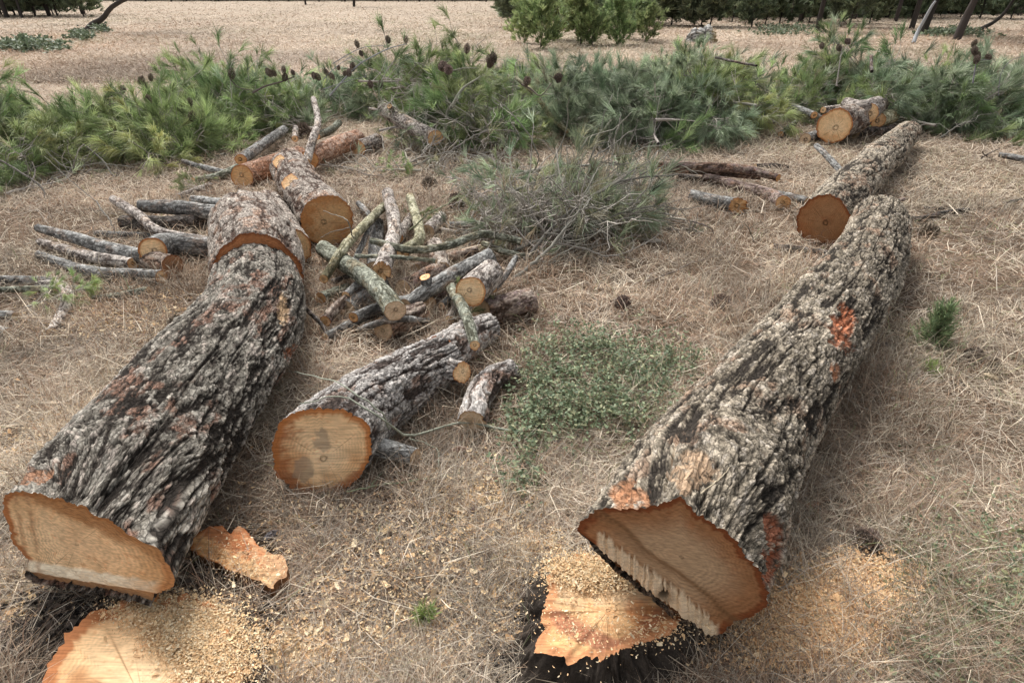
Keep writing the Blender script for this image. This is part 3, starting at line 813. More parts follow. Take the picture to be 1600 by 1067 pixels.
# heap at far left
G_ = [
 ('branch','longest silvery branch in the left stick pile, lying on top','grey',[(60,357,10,.08),(110,370,14,.08),(170,388,17,.06),(228,402,19,.04)],'dim',{}),
 ('branch','pinkish grey stick with brown sawn end just under the silvery branch','pale',[(62,378,10,.02),(130,398,14,.02),(208,412,15,.02)],'orange',{}),
 ('branch','speckled grey pole with pale end, lowest in the left stick pile','grey',[(60,398,10,0),(140,424,14,0),(220,430,16,0),(252,433,17,0)],'pale',{}),
 ('log','round log end with bright pale face and ragged orange rim facing the viewer','grey',[(239,393,33,.05),(266,383,29,.03),(334,386,26,0)],'pale',dict(tilt=(.9,0),rim=.86)),
 ('log','dark sawn log end beneath the bright round log end','brown',[(270,416,28,0),(225,404,24,0)],'brown',dict(tilt=(.5,0))),
 ('branch','peeled tan crooked branch lying diagonally above the left stick pile','pale',[(178,312,11,.12),(215,335,12,.1),(250,362,12,.08),(330,376,9,.05)],'pale',{}),
 ('log','smooth grey log topmost of the pile left of the flaky trunk section','grey',[(222,322,16,.08),(280,325,19,.08),(345,334,19,.08)],'orange',{}),
 ('log','dark grey log below the smooth grey log','dark',[(192,348,18,0),(270,350,20,0),(345,338,20,0)],'dim',{}),
 ('log','short grey log nearest the flaky trunk section, at the back','grey',[(302,313,12,.05),(340,318,14,.05),(380,324,14,.05)],'dim',{}),
 ('branch','low dull branch running behind the bright round log end','grey',[(150,365,8,0),(210,368,9,0),(280,372,9,0)],'dim',{}),
 ('branch','forked lichen white branch bent towards the viewer at the left edge','pale',[(60,446,11,.0),(95,447,15,.0),(105,472,14,.0),(82,520,13,.0)],'dim',{}),
 ('branch','grey branch running out of the left edge above the forked one','grey',[(-40,440,12,0),(30,438,12,0),(95,440,11,0)],'dim',{}),
 ('branch','thin green branch running out of the left edge over the needles','lichen',[(-40,455,8,.03),(30,452,8,.03),(88,450,8,.03)],'dim',{}),
 ('branch','short mossy branch on the grass in front of the left stick pile','lichen',[(146,468,10,0),(190,462,10,0),(234,455,12,0)],'dim',{}),
 ('branch','mossy branch just behind the short mossy one','lichen',[(110,450,7,0),(160,452,7,0),(215,451,7,0)],'dim',{}),
 ('branch','grey branch end cut by the left edge, below the green needles','grey',[(-30,490,12,0),(26,494,12,0)],'dim',{}),
 ('branch','lowest grey branch end cut by the left edge','grey',[(-30,505,11,0),(12,520,11,0)],'dim',{}),
]
for (nm, lb, stl, pl, fc, kw) in G_:
    pl = [(q[0], q[1], q[2] * 1.25) + tuple(q[3:]) for q in pl]
    log(nm, lb, 'branch' if nm == 'branch' else 'log', stl, pl, fc, **kw)

# right group
log('log', 'second pale barked trunk with round reddish brown end, lying behind the huge pale trunk', 'log', 'plate_warm',
    [(1286,344,80,0),(1335,290,68,0),(1380,245,52,0),(1418,208,38,.02)], 'shade', tilt=(.2,0), rim=.94, knob=.06)
R_ = [
 ('log','log with bright orange oval end just left of the round brown trunk end','brown',[(1224,317,18,0),(1190,301,16,0),(1100,277,12,.02)],'orange',dict(tilt=(1.6,0))),
 ('log','short grey log with splintered orange end on the grass','grey',[(1153,322,20,0),(1118,316,19,0),(1080,306,16,0)],'orange',dict(ends='torn',tilt=(1.4,0))),
 ('branch','long straight brown pole with cut end, topmost of the pole bundle','brown',[(1020,257,9,.16),(1120,261,11,.14),(1170,266,11,.12),(1216,278,10,.1)],'orange',{}),
 ('branch','thin reddish pole second in the pole bundle','brown',[(1030,266,7,.08),(1110,270,8,.08),(1188,277,7,.06)],'orange',{}),
 ('branch','dark pole lowest in the pole bundle','dark',[(1040,272,8,.0),(1090,280,9,.0),(1150,288,8,.0)],'dim',{}),
 ('branch','grey branch running behind the orange oval log end','grey',[(1200,301,8,.02),(1228,306,9,.02),(1262,314,10,.02)],'dim',{}),
 ('branch','dark thorny branch beyond the end of the pole bundle','dark',[(1180,260,6,0),(1205,259,7,0),(1232,261,5,0)],'dim',{}),
 ('branch','dark fallen branch in the grass in front of the round brown trunk end','dark',[(1206,384,7,0),(1250,391,10,0),(1304,398,9,0)],'dim',{}),
 ('branch','bent dark branch on the grass right of the huge pale trunk','dark',[(1396,336,6,0),(1432,343,8,0),(1470,334,7,0),(1512,328,6,0)],'dim',{}),
 ('branch','thin dark twig lying just behind the bent dark branch','dark',[(1440,325,4,0),(1475,326,4,0),(1500,322,3,0)],'dim',{}),
 ('branch','pinkish splinter stick leaning on the far end of the huge pale trunk','brown',[(1384,324,8,.16),(1412,311,5,.2)],'orange',dict(faces=(0,0))),
 ('branch','bare silvery pole leaning on the second pale trunk','grey',[(1276,228,7,.35),(1296,248,8,.3),(1314,268,8,.25)],'dim',{}),
 ('branch','silvery branch cut by the right edge beside the brush','grey',[(1562,242,7,.03),(1590,247,8,.03),(1640,258,9,.0)],'dim',{}),
 ('branch','dark branch cut by the right edge lower on the grass','dark',[(1564,320,5,0),(1590,314,6,0),(1640,304,6,0)],'dim',{}),
 ('log','thick reddish log with big pale face in the far stack before the brush','scaly',[(1304,197,42,.05),(1340,184,38,.05)],'pale',dict(tilt=(.5,0))),
 ('log','small round ended log at the left foot of the far stack','grey',[(1258,218,14,0),(1285,208,13,0)],'dim',{}),
 ('branch','grey stick sticking out left on top of the far stack','grey',[(1238,166,7,.28),(1272,180,9,.24)],'orange',{}),
 ('branch','short cut stick low at the left of the far stack','lichen',[(1220,210,7,.0),(1242,192,7,.05)],'orange',{}),
 ('branch','straight stick lying level on the back of the far stack','pale',[(1286,172,8,.25),(1330,167,9,.28)],'pale',{}),
 ('log','pale forked knotty piece with dark round end, crowning the far stack','pale',[(1322,160,13,.34),(1345,168,18,.3),(1372,160,15,.34)],'pale',{}),
 ('log','peeled chunk with round sawn face toward the viewer on the far stack','pale',[(1358,177,23,.22),(1376,164,20,.24)],'pale',dict(tilt=(.7,0))),
 ('log','yellow peeled chunk at the right of the far stack','yellow',[(1372,188,18,.12),(1392,182,20,.12)],'pale',{}),
 ('branch','small round stick end under the yellow chunk','pale',[(1382,198,10,.05),(1398,190,9,.05)],'pale',{}),
 ('log','dark log in the shade beneath the far stack','dark',[(1335,208,14,0),(1400,204,13,0)],'dim',{}),
 ('branch','tan bent stick leaning in the brush at the left of the right clearing','yellow',[(887,205,7,.1),(858,178,7,.3),(836,148,6,.55),(806,122,5,.7)],'dim',{}),
 ('branch','dark stick standing out of the brush right of the tall drooping bough','dark',[(1362,112,4,.9),(1361,88,4,1.0)],'dim',dict(faces=(0,0))),
 ('branch','dark thin pole lying over the top of the middle brush','dark',[(1118,90,3,.95),(1150,97,3,.95),(1182,103,3,.95)],'dim',dict(faces=(0,0))),
]
for (nm, lb, stl, pl, fc, kw) in R_:
    pl = [(q[0], q[1], q[2] * 1.2) + tuple(q[3:]) for q in pl]
    log(nm, lb, 'branch' if nm == 'branch' else 'log', stl, pl, fc, **kw)

# ------------------------------------------------------------------ tree stumps and the slab
def stump(label, poly, z, centre_px, wood, side, seed, colfn, flare=.10, jag=.014):
    po = np.array([P(x, y, z) for x, y in poly]); cen = P(centre_px[0], centre_px[1], z)
    n = 300
    ang = np.arctan2(po[:, 1] - cen[1], po[:, 0] - cen[0]); order = np.argsort(ang)
    px_, py_ = po[order, 0] - cen[0], po[order, 1] - cen[1]
    th = np.arange(n) / n * 2 * math.pi; R = np.zeros(n)
    for k in range(n):
        c_, s_ = math.cos(th[k]), math.sin(th[k])
        for i in range(len(px_)):
            j = (i + 1) % len(px_)
            den = c_ * (py_[j] - py_[i]) - s_ * (px_[j] - px_[i])
            if abs(den) < 1e-9: continue
            t = (px_[i] * (py_[j] - py_[i]) - py_[i] * (px_[j] - px_[i])) / den
            u = (px_[i] * s_ - py_[i] * c_) / den
            if t > 0 and -1e-6 <= u <= 1 + 1e-6: R[k] = max(R[k], t)
    R = R + (fbm(np.cos(th) * 9, np.sin(th) * 9, seed, seed, 3) - .5) * .02 + (fbm(np.cos(th) * 28, np.sin(th) * 28, seed, seed + 4, 2) - .5) * jag
    ring = np.stack([cen[0] + np.cos(th) * R, cen[1] + np.sin(th) * R, np.full(n, z)], -1)
    ring[:, 2] += (fbm(np.cos(th) * 5, np.sin(th) * 5, seed, seed + 2, 3) - .5) * .035
    base = np.array([cen[0], cen[1], 0])
    root = empty('tree_stump', base, label, 'tree stump')
    face_mesh('sawn_top', ring, cen + np.array([0, 0, .004]), wood, root, base, 90, seed, rim=.9, stain=.7, colfn=colfn)
    K = 26; t = np.linspace(0, 1, K)[:, None]
    a = th[None] + t * 0
    Rr = R[None] * (1 + .02 * t) + flare * t ** 1.4 + sstep(0, .2, t) * ((fbm(np.cos(a) * 7, np.sin(a) * 7, t * 2, seed + 5, 4) - .5) * .09 + (fbm(np.cos(a) * 22, np.sin(a) * 22, t * 5, seed + 8, 3) - .5) * .05)
    Z = ring[None, :, 2] * (1 - t) - .05 * t
    V = np.stack([cen[0] + np.cos(a) * Rr, cen[1] + np.sin(a) * Rr, Z], -1)
    nz = fbm(np.cos(a) * 9, np.sin(a) * 9, t * 3, seed + 6, 3)
    c = mixc(np.asarray(side[0]), np.asarray(side[1]), nz)
    i = np.arange(K - 1)[:, None] * n + np.arange(n)[None]; j = np.arange(K - 1)[:, None] * n + (np.arange(n)[None] + 1) % n
    new_mesh_obj('bark', V.reshape(-1, 3), [np.stack([i, j, j + n, i + n], -1).reshape(-1, 4)], M_CRUMB, root, {'col': c.reshape(-1, 3)}, base)
    return root

def proj(V):
    D = V - CAMP; zz = D[..., 1] * cosP - D[..., 2] * sinP
    return W / 2 + F * D[..., 0] / zz, H / 2 - F * (D[..., 1] * sinP + D[..., 2] * cosP) / zz

def lstump_col(V, c, rr, nz, nz2, ra):
    X, Y = proj(V)
    dust = sstep(-6, 20, -lip(X, Y, 190, 965, 350, 1075) + (nz2 - .5) * 40)
    c = mixc(c, np.array((.60, .44, .27)), dust * .75)
    c = mixc(c, np.array((.46, .19, .08)), sstep(.82, .92, rr + (nz2 - .5) * .12) * .9)
    c = mixc(c, np.array((.62, .26, .07)), sstep(14, 0, np.abs(lip(X, Y, 270, 1075, 370, 1062))) * .6)
    V = V + np.stack([0 * rr, 0 * rr, dust * nz2 * .025], -1)
    return V, c, ra * (1 - dust)
stump('wide sawn pine stump covered with sawdust at the bottom left', [(60,1100),(75,1035),(110,985),(142,958),(190,945),(240,940),(285,935),(330,948),(352,965),(362,1000),(372,1040),(388,1080),(395,1140),(350,1230),(230,1290),(100,1250),(50,1170)],
      .10, (225, 1100), 'pale', ((.03,.024,.02),(.13,.09,.065)), 51, lstump_col, flare=.17, jag=.035)

def rstump_col(V, c, rr, nz, nz2, ra):
    X, Y = proj(V)
    c = mixc(c, np.array((.64, .48, .31)), sstep(960, 920, Y + (nz2 - .5) * 40) * .7)
    purple = sstep(17, 6, np.abs(lip(X, Y, 868, 965, 950, 1010)) + (nz - .5) * 20)
    c = mixc(c, np.array((.33, .13, .08)), purple * .8)
    c = mixc(c, np.array((.30, .11, .06)), sstep(18, 6, np.abs(lip(X, Y, 1000, 990, 1040, 950)) + (nz2 - .5) * 30) * .6)
    c = mixc(c, np.array((.56, .27, .13)), sstep(.80, .9, rr + (nz2 - .5) * .12) * .9)
    return V, c, ra
stump('ragged sawn pine stump with charred black sides under the splintered butt', [(836,1018),(840,1000),(850,982),(846,955),(854,925),(852,905),(880,880),(910,864),(935,868),(965,885),(1010,905),(1060,930),(1068,965),(1055,985),(1020,1000),(985,1012),(950,1022),(938,1030),(915,1026),(890,1036),(874,1026),(850,1020)],
      .15, (950, 955), 'orange', ((.014,.012,.011),(.085,.068,.055)), 61, rstump_col, flare=.14)

def slab(name, label, poly, z0, thick, wood, seed, grain=False):
    top = np.array([P(x, y, z0 + thick) for x, y in poly]); cen = top.mean(0)
    n = 160
    # resample the outline
    q = np.vstack([top, top[:1]]); sl = np.concatenate([[0], np.cumsum(np.linalg.norm(np.diff(q, axis=0), axis=1))])
    s = np.linspace(0, sl[-1], n, endpoint=False)
    ring = np.stack([np.interp(s, sl, q[:, k]) for k in range(3)], -1)
    ring[:, :2] += (np.stack([fbm(s * 40, seed, 0, seed, 3), fbm(s * 40, seed, 5, seed, 3)], -1) - .5) * .02
    base = np.array([cen[0], cen[1], 0])
    root = empty(name, base, label, 'wood slab')
    def cf(V, c, rr, nz, nz2, ra):
        X, Y = proj(V)
        c = mixc(c, np.array((.42, .15, .06)), sstep(26, 8, lip(X, Y, 335, 828, 448, 890) + (nz2 - .5) * 20) * .85)
        c = mixc(c, np.array((.60, .45, .28)), sstep(370, 420, X + (nz2 - .5) * 120) * .5)
        g = fbm(lip(X, Y, 315, 860, 425, 915) / 2.6, X * .02, 0, seed, 2)
        c = c * (.75 + .5 * g[:, None])
        V = V + np.stack([0 * rr, 0 * rr, (nz2 - .5) * .012], -1)
        return V, c, ra * .2
    face_mesh('sawn_top', ring, cen, wood, root, base, 40, seed, rim=.97, stain=.3, colfn=cf)
    bot = ring.copy(); bot[:, 2] = z0 - .02; bot[:, :2] = cen[:2] + (bot[:, :2] - cen[:2]) * .97
    mid = ring.copy(); mid[:, 2] = z0 + thick * .45; mid[:, :2] = cen[:2] + (mid[:, :2] - cen[:2]) * (1.0 + .03 * (hash2(np.arange(n), 1, 1, seed)[:, None] - .5))
    V = np.vstack([ring, mid, bot])
    f = []
    for r_ in range(2):
        i = np.arange(n) + r_ * n; j = (np.arange(n) + 1) % n + r_ * n
        f.append(np.stack([i, j, j + n, i + n], -1))
    c = np.tile(np.array((.22, .11, .055)), (len(V), 1)) * (.6 + .8 * hash2(np.arange(len(V)), 3, 1, seed)[:, None])
    new_mesh_obj('edge', V, [np.vstack(f)], M_CRUMB, root, {'col': c}, base)
slab('wood_slab', 'orange brown sawn wedge of wood with crumbly edge beside the huge grey trunk',
     [(300,838),(325,822),(345,820),(360,833),(376,822),(388,830),(398,850),(415,858),(428,872),(442,868),(452,886),(450,900),(436,906),(428,919),(412,912),(370,893),(318,871),(300,862)], .03, .04, 'orange', 71)

# ------------------------------------------------------------------ tubes, needles
class MB:
    def __init__(s): s.v = []; s.f = []; s.c = []; s.n = 0
    def add(s, v, f, c):
        s.v.append(v); s.f.append(np.asarray(f) + s.n); s.c.append(c); s.n += len(v)
    def tube(s, pts, r0, r1, col, sides=5, jit=.15):
        pts = np.asarray(pts, float); n = len(pts)
        T, S, U = frames(pts)
        r = np.linspace(r0, r1, n)
        th = np.arange(sides) / sides * 2 * math.pi
        V = pts[:, None] + S[:, None] * (np.cos(th)[None] * r[:, None])[..., None] + U[:, None] * (np.sin(th)[None] * r[:, None])[..., None]
        i = np.arange(n - 1)[:, None] * sides + np.arange(sides)[None]; j = np.arange(n - 1)[:, None] * sides + (np.arange(sides)[None] + 1) % sides
        q = np.stack([i, j, j + sides, i + sides], -1).reshape(-1, 4)
        f = np.vstack([q[:, [0, 1, 2]], q[:, [0, 2, 3]]])
        c = np.tile(np.asarray(col, float), (n * sides, 1)) * (1 + (np.random.rand(n * sides, 1) - .5) * jit * 2)
        s.add(V.reshape(-1, 3), f, c)
    def build(s, name, mat, parent=None, base=None, smooth=True):
        return new_mesh_obj(name, np.vstack(s.v), [np.vstack(s.f)], mat, parent, {'col': np.vstack(s.c)}, base, smooth)

def needles(mb, roots, dirs, n, lmin, lmax, w, cols, spread=.5, droop=.15, rg=rng):
    """tufts of n needles at each root; triangles"""
    m = len(roots)
    R = np.repeat(roots, n, 0); D = np.repeat(dirs, n, 0)
    D = D + rg.normal(0, spread, D.shape); D /= np.linalg.norm(D, axis=1)[:, None]
    R = R - D * 0 + np.repeat(dirs, n, 0) * rg.uniform(-.05, .03, (len(R), 1))
    L = rg.uniform(lmin, lmax, (len(R), 1))
    side = np.cross(D, rg.normal(0, 1, D.shape)); side /= np.linalg.norm(side, axis=1)[:, None] + 1e-9
    mid = R + D * L * .55; tip = R + D * L + np.array([0, 0, -1.0]) * L * droop
    V = np.stack([R - side * w * .5, R + side * w * .5, mid + side * w * .5, mid - side * w * .5, tip], 1).reshape(-1, 3)
    k = np.arange(len(R))[:, None] * 5
    f = np.concatenate([k + [[0, 1, 2]], k + [[0, 2, 3]], k + [[3, 2, 4]]], 0)
    ci = rg.integers(0, len(cols), m)
    c = np.asarray(cols)[np.repeat(ci, n)] * np.repeat(rg.uniform(.6, 1.5, (m, 1)), n, 0) * rg.uniform(.75, 1.25, (len(R), 1))
    mb.add(V, f, np.repeat(c, 5, 0))

GREEN = [(.15,.21,.09),(.20,.28,.12),(.27,.36,.16),(.36,.44,.22)]
BLUEG = [(.18,.235,.15),(.245,.315,.205),(.32,.39,.265),(.41,.47,.335)]
OLIVE = [(.30,.33,.20),(.36,.37,.23),(.34,.31,.21)]
TWIGC = (.40,.37,.33)

def bough(name, seed, cols, L=1.15, dens=1.0, bare=0.0, nn=30, curl=.25, label='', nw=.0042, cones=0, spread=.30, droop=.25, tw_=1.3):
    rg = np.random.default_rng(seed); np.random.seed(seed)
    tw = MB(); nd = MB(); roots = []; dirs = []
    def path(p, d, ln, n, c):
        pts = [np.array(p, float)]; d = np.array(d, float)
        for i in range(n):
            d = d + rg.normal(0, c / n * 2.0, 3); d /= np.linalg.norm(d)
            pts.append(pts[-1] + d * ln / n)
        return np.array(pts), d
    main, dm = path((0, 0, 0), (1, 0, .12), L, 10, curl * .6)
    tw.tube(main, .014 * L, .004, TWIGC, 6)
    roots.append(main[-1]); dirs.append(dm)
    nb = int(15 * dens)
    for b in range(nb):
        t = .12 + .86 * b / nb; k = int(t * 10)
        p = main[k] + (main[min(k + 1, 10)] - main[k]) * (t * 10 - k)
        az = rg.uniform(0, 2 * math.pi)
        out = np.array([0, math.cos(az), math.sin(az) * .75 + .1])
        d0 = np.array([.75, 0, 0]) + out * .8; d0 /= np.linalg.norm(d0)
        ln = L * (.50 * (1 - t) + .16) * rg.uniform(.7, 1.2)
        br, db = path(p, d0, ln, 7, curl)
        tw.tube(br, .005 * tw_, .0022 * tw_, TWIGC, 4)
        roots.append(br[-1]); dirs.append(db)
        if ln > .2:
            roots.append(br[-2]); dirs.append(db)
        for s_ in range(3 if ln > .3 else 2):
            kk = rg.integers(2, 7)
            dd = (br[kk] - br[kk - 1]); dd /= np.linalg.norm(dd)
            dd = dd + rg.normal(0, .6, 3); dd /= np.linalg.norm(dd)
            sb, ds = path(br[kk], dd, ln * rg.uniform(.3, .6), 5, curl * 1.2)
            tw.tube(sb, .003 * tw_, .0018 * tw_, TWIGC, 3)
            roots.append(sb[-1]); dirs.append(ds)
            if rg.random() < .6: roots.append(sb[-2]); dirs.append(ds)
    roots = np.array(roots); dirs = np.array(dirs)
    keep = rg.random(len(roots)) >= bare
    root = empty(name, (0, 0, -50), label, 'branch')
    tw.build('twigs', M_TWIG, root)
    if keep.sum() > 3:
        needles(nd, roots[keep], dirs[keep], nn, .11, .20, nw, cols, spread, droop, rg)
        nd.build('needles', M_NEEDLE, root, smooth=False)
    return root

np.random.seed(5)
BV = {
 'green': [bough('pine_bough', 300 + i, GREEN, label='x', curl=.3) for i in range(3)],
 'yellow': [bough('pine_bough', 310 + i, GREEN[2:] + [(.33,.37,.16)], label='x', spread=.3, droop=.35) for i in range(2)],
 'blue': [bough('pine_bough', 320 + i, BLUEG, label='x', curl=.35) for i in range(3)],
 'olive': [bough('pine_bough', 330 + i, BLUEG + OLIVE, label='x', bare=.45, curl=.6, tw_=1.3) for i in range(2)],
 'bare': [bough('bare_bough', 340 + i, OLIVE + BLUEG, label='x', bare=.86, curl=.9, dens=1.3, nn=16, tw_=1.7) for i in range(3)],
}
_used = set()
def place_bough(kind, loc, rot, scale, label, group):
    v = random.choice(BV[kind])
    if v.name not in _used:
        _used.add(v.name); v.location = loc; v.rotation_euler = rot; v.scale = (scale,) * 3
        v['label'] = label; v['group'] = group; return v
    return copy_thing(v, loc, rot, scale, label, group)

def top_height(px, ytop, yd):
    """height at forward distance yd that projects to ytop"""
    d = ray(px, ytop); return CAMH + d[2] / d[1] * yd

def brush(zones, group, n_per):
    for (x0, x1, yt0, yt1, yb, depth, kinds, label, n) in zones:
        for i in range(int(n * n_per)):
            u = (i + random.random()) / (n * n_per)
            u = random.random() if i % 2 else u
            px = x0 + (x1 - x0) * u
            yt = yt0 + (yt1 - yt0) * (px - x0) / (x1 - x0)
            f = P(px, yb, 0)
            t = random.random()
            yd = f[1] + .50 + t * depth
            Hc = max(.25, top_height(px, yt, f[1] + .45 + depth * .6))
            prof = math.sin(min(1, .25 + t * 1.1) * math.pi / 2) if t < .7 else 1 - (t - .7) * 1.2
            z = max(.1, Hc - .18) * prof * (random.random() ** .55) - .05
            z = max(.04, z)
            xw = (px - W / 2) / F * (yd * cosP + (CAMH - z) * sinP)
            yaw = random.uniform(0, 2 * math.pi)
            s = random.uniform(.65, 1.0) if group.startswith('bare') else random.uniform(.75, 1.15)
            L = 1.15 * s * .5
            loc = (xw - math.cos(yaw) * L, yd - math.sin(yaw) * L, z)
            k = random.choice(kinds)
            lay = ('low ' if z < Hc * .33 else 'halfway up ' if z < Hc * .62 else 'on top ') + ('in front' if t < .4 else 'behind')
            if not group.startswith('bare boughs fr'): label2 = label + ', ' + lay
            else: label2 = label
            place_bough(k, loc, (random.uniform(-3, 3), random.uniform(-.16, .15) if z < Hc * .55 else random.uniform(-.05, .22), yaw), s, label2, group)

LZ = [
 (-60, 62, 132, 175, 300, 1.3, ['green','green','yellow','olive'], 'green pine bough at the left end of the left brush', 18),
 (70, 250, 205, 200, 280, 1.3, ['green','green','yellow','bare'], 'green pine bough in the low part of the left brush', 26),
 (230, 340, 195, 160, 262, 1.3, ['green','yellow','green','bare'], 'green bough in the left brush behind the stick pile', 16),
 (310, 480, 112, 135, 222, 1.4, ['green','green','yellow','blue'], 'green bough in the left brush behind the reddish logs', 28),
 (470, 680, 132, 82, 200, 1.5, ['green','green','olive','blue'], 'green bough in the left brush under the cone branch', 32),
 (620, 800, 80, 100, 250, 1.6, ['green','green','olive','bare'], 'green bough in the left brush beside the white log', 34),
]
brush(LZ, 'cut pine boughs heaped in the left brush pile', .86)
RZ = [
 (800, 880, 110, 110, 205, 1.2, ['blue','green','yellow'], 'pine bough in the right brush around the tan stick', 14),
 (870, 1010, 108, 108, 238, 1.5, ['blue','blue','olive'], 'bluish bough in the right brush behind the bare twigs', 26),
 (1000, 1120, 108, 92, 245, 1.5, ['blue','blue','green'], 'bluish bough in the right brush behind the pole bundle', 26),
 (1100, 1205, 82, 96, 222, 1.5, ['blue','olive','yellow'], 'bluish bough in the right brush left of the far stack', 22),
 (1215, 1290, 120, 90, 205, 1.1, ['green','blue','olive'], 'green bough in the right brush behind the far stack', 14),
 (1280, 1350, 66, 64, 190, .8, ['green','olive','green'], 'drooping pine bough in the tallest right brush mound', 22),
 (1355, 1480, 112, 110, 222, 1.6, ['blue','blue','green'], 'bluish bough in the right brush behind the second trunk', 28),
 (1470, 1660, 106, 94, 228, 1.8, ['blue','blue','olive','green'], 'bluish bough in the right brush near the right edge', 38),
]
brush(RZ, 'cut pine boughs heaped in the right brush pile', .86)
BZ = [
 (775, 960, 312, 306, 430, .9, ['bare','bare','bare','bare','olive'], 'bare grey bough in the twig tangle right of centre', 30),
 (900, 1000, 318, 335, 392, .7, ['bare','olive','bare'], 'thin needled grey bough before the pole bundle', 16),
]
brush(BZ, 'bare boughs tangled in front of the right brush pile', 1.0)
BZ2 = [(-40, 120, 262, 262, 325, .5, ['bare','green'], 'bare twiggy bough fringing the left brush pile', 6),
       (560, 790, 232, 236, 290, .5, ['bare','bare'], 'bare twiggy bough on the needles before the left brush pile', 5)]
brush(BZ2, 'bare boughs fringing the left brush pile', 1.0)
# single sprigs of green needles
for k, (x, y, kind, yaw, s, lb) in enumerate([
  (40, 480, 'yellow', .3, .30, 'bright green needle sprig on the grass at the left edge'),
  (330, 300, 'green', 2.9, .28, 'green needle sprig drooping before the reddish log end'),
  (600, 262, 'yellow', -.8, .32, 'pale green needle sprig right of the pink logs'),
  (690, 505, 'green', .5, .26, 'dark green needle sprig tucked under the log heap'),
  (640, 358, 'green', .9, .22, 'small green needle sprig behind the crooked pale stick')]):
    p = P(x, y, .03)
    place_bough(kind, tuple(p), (0, -.1, yaw), s, lb, None) if False else None
    v = BV[kind][0]
    c = copy_thing(v, tuple(p), (.3, -.1, yaw), s, lb, 'x'); del c['group']
for vs in BV.values():
    for v in vs:
        if v.name not in _used:
            for ch in list(v.children): bpy.data.objects.remove(ch)
            bpy.data.objects.remove(v)

# ------------------------------------------------------------------ cones
def cone_mesh(seed, r=.03, L=.07):
    rg = np.random.default_rng(seed); v = []; f = []; c = []; n = 0
    K = 11
    for k in range(K):
        t = k / (K - 1); z = t * L; rad = r * math.sin(math.pi * (.16 + .80 * t)) ** .8
        m = 9
        for i in range(m):
            a = (i + .5 * (k % 2)) / m * 2 * math.pi + rg.normal(0, .06)
            ca, sa = math.cos(a), math.sin(a); w = 2.4 * rad / m * 1.2 + .001
            out = np.array([ca, sa, .35 - t * .1]); tan = np.array([-sa, ca, 0])
            b = np.array([ca * rad * .25, sa * rad * .25, z - .004])
            tip = b + out * rad * rg.uniform(.8, 1.0)
            v += [b - tan * w * .3, b + tan * w * .3, tip + tan * w * .5, tip - tan * w * .5, tip + np.array([ca, sa, 1.6]) * r * .10, b + np.array([0, 0, .006])]
            f += [[n, n + 1, n + 2], [n, n + 2, n + 3], [n + 3, n + 2, n + 4], [n + 5, n + 3, n + 4], [n + 5, n + 4, n + 2]]
            cc = np.array((.085, .065, .052)) * rg.uniform(.6, 1.4); ct = np.array((.20, .16, .13)) * rg.uniform(.7, 1.3)
            c += [cc, cc, ct, ct, ct, cc]; n += 6
    return np.array(v), np.array(f), np.array(c)
CV, CF, CC = cone_mesh(3)
first_cone = [None]
def cone_at(loc, rot, s, label, parent=None, tint=1):
    if first_cone[0] is None:
        o = new_mesh_obj('pine_cone', CV, [CF], M_TWIG, None, {'col': CC}, np.zeros(3), smooth=False); first_cone[0] = o
    else:
        o = first_cone[0].copy(); COL.objects.link(o)
        for k in list(o.keys()):
            if k in ('label', 'category', 'group'): del o[k]
    o.location = loc; o.rotation_euler = rot; o.scale = (s,) * 3
    if parent is None: tag(o, label, 'pine cone')
    return o
for (x, y, s, lb) in [
  (975, 482, 1.4, 'small dark open cone on the dry grass left of the rounder cone'),
  (1115, 472, 1.7, 'rounder dark cone on the dry grass nearer the huge pale trunk'),
  (1376, 860, 1.35, 'big weathered cone on the needle litter above the orange sawdust patch'),
  (1516, 562, 1.3, 'dark cone on the grass right of the small conifer seedling'),
  (1562, 575, 1.2, 'flattened dark cone near the right edge beyond the seedling'),
  (1435, 364, 2.0, 'black cone on the grass behind the far end of the huge pale trunk'),
  (265, 512, 1.3, 'dark cone on the brown needles left of the huge grey trunk'),
  (660, 290, 2.0, 'dark cone standing on the bare ground behind the log heap'),
  (463, 208, 3.4, 'long dark cone lying behind the pink logs'),
  (722, 315, 2.2, 'grey cone lying on the ground right of the log heap')]:
    p = P(x, y, .03)
    cone_at((p[0], p[1], .028), (1.3, random.uniform(-.5, .5), random.uniform(0, 6)), s, lb)

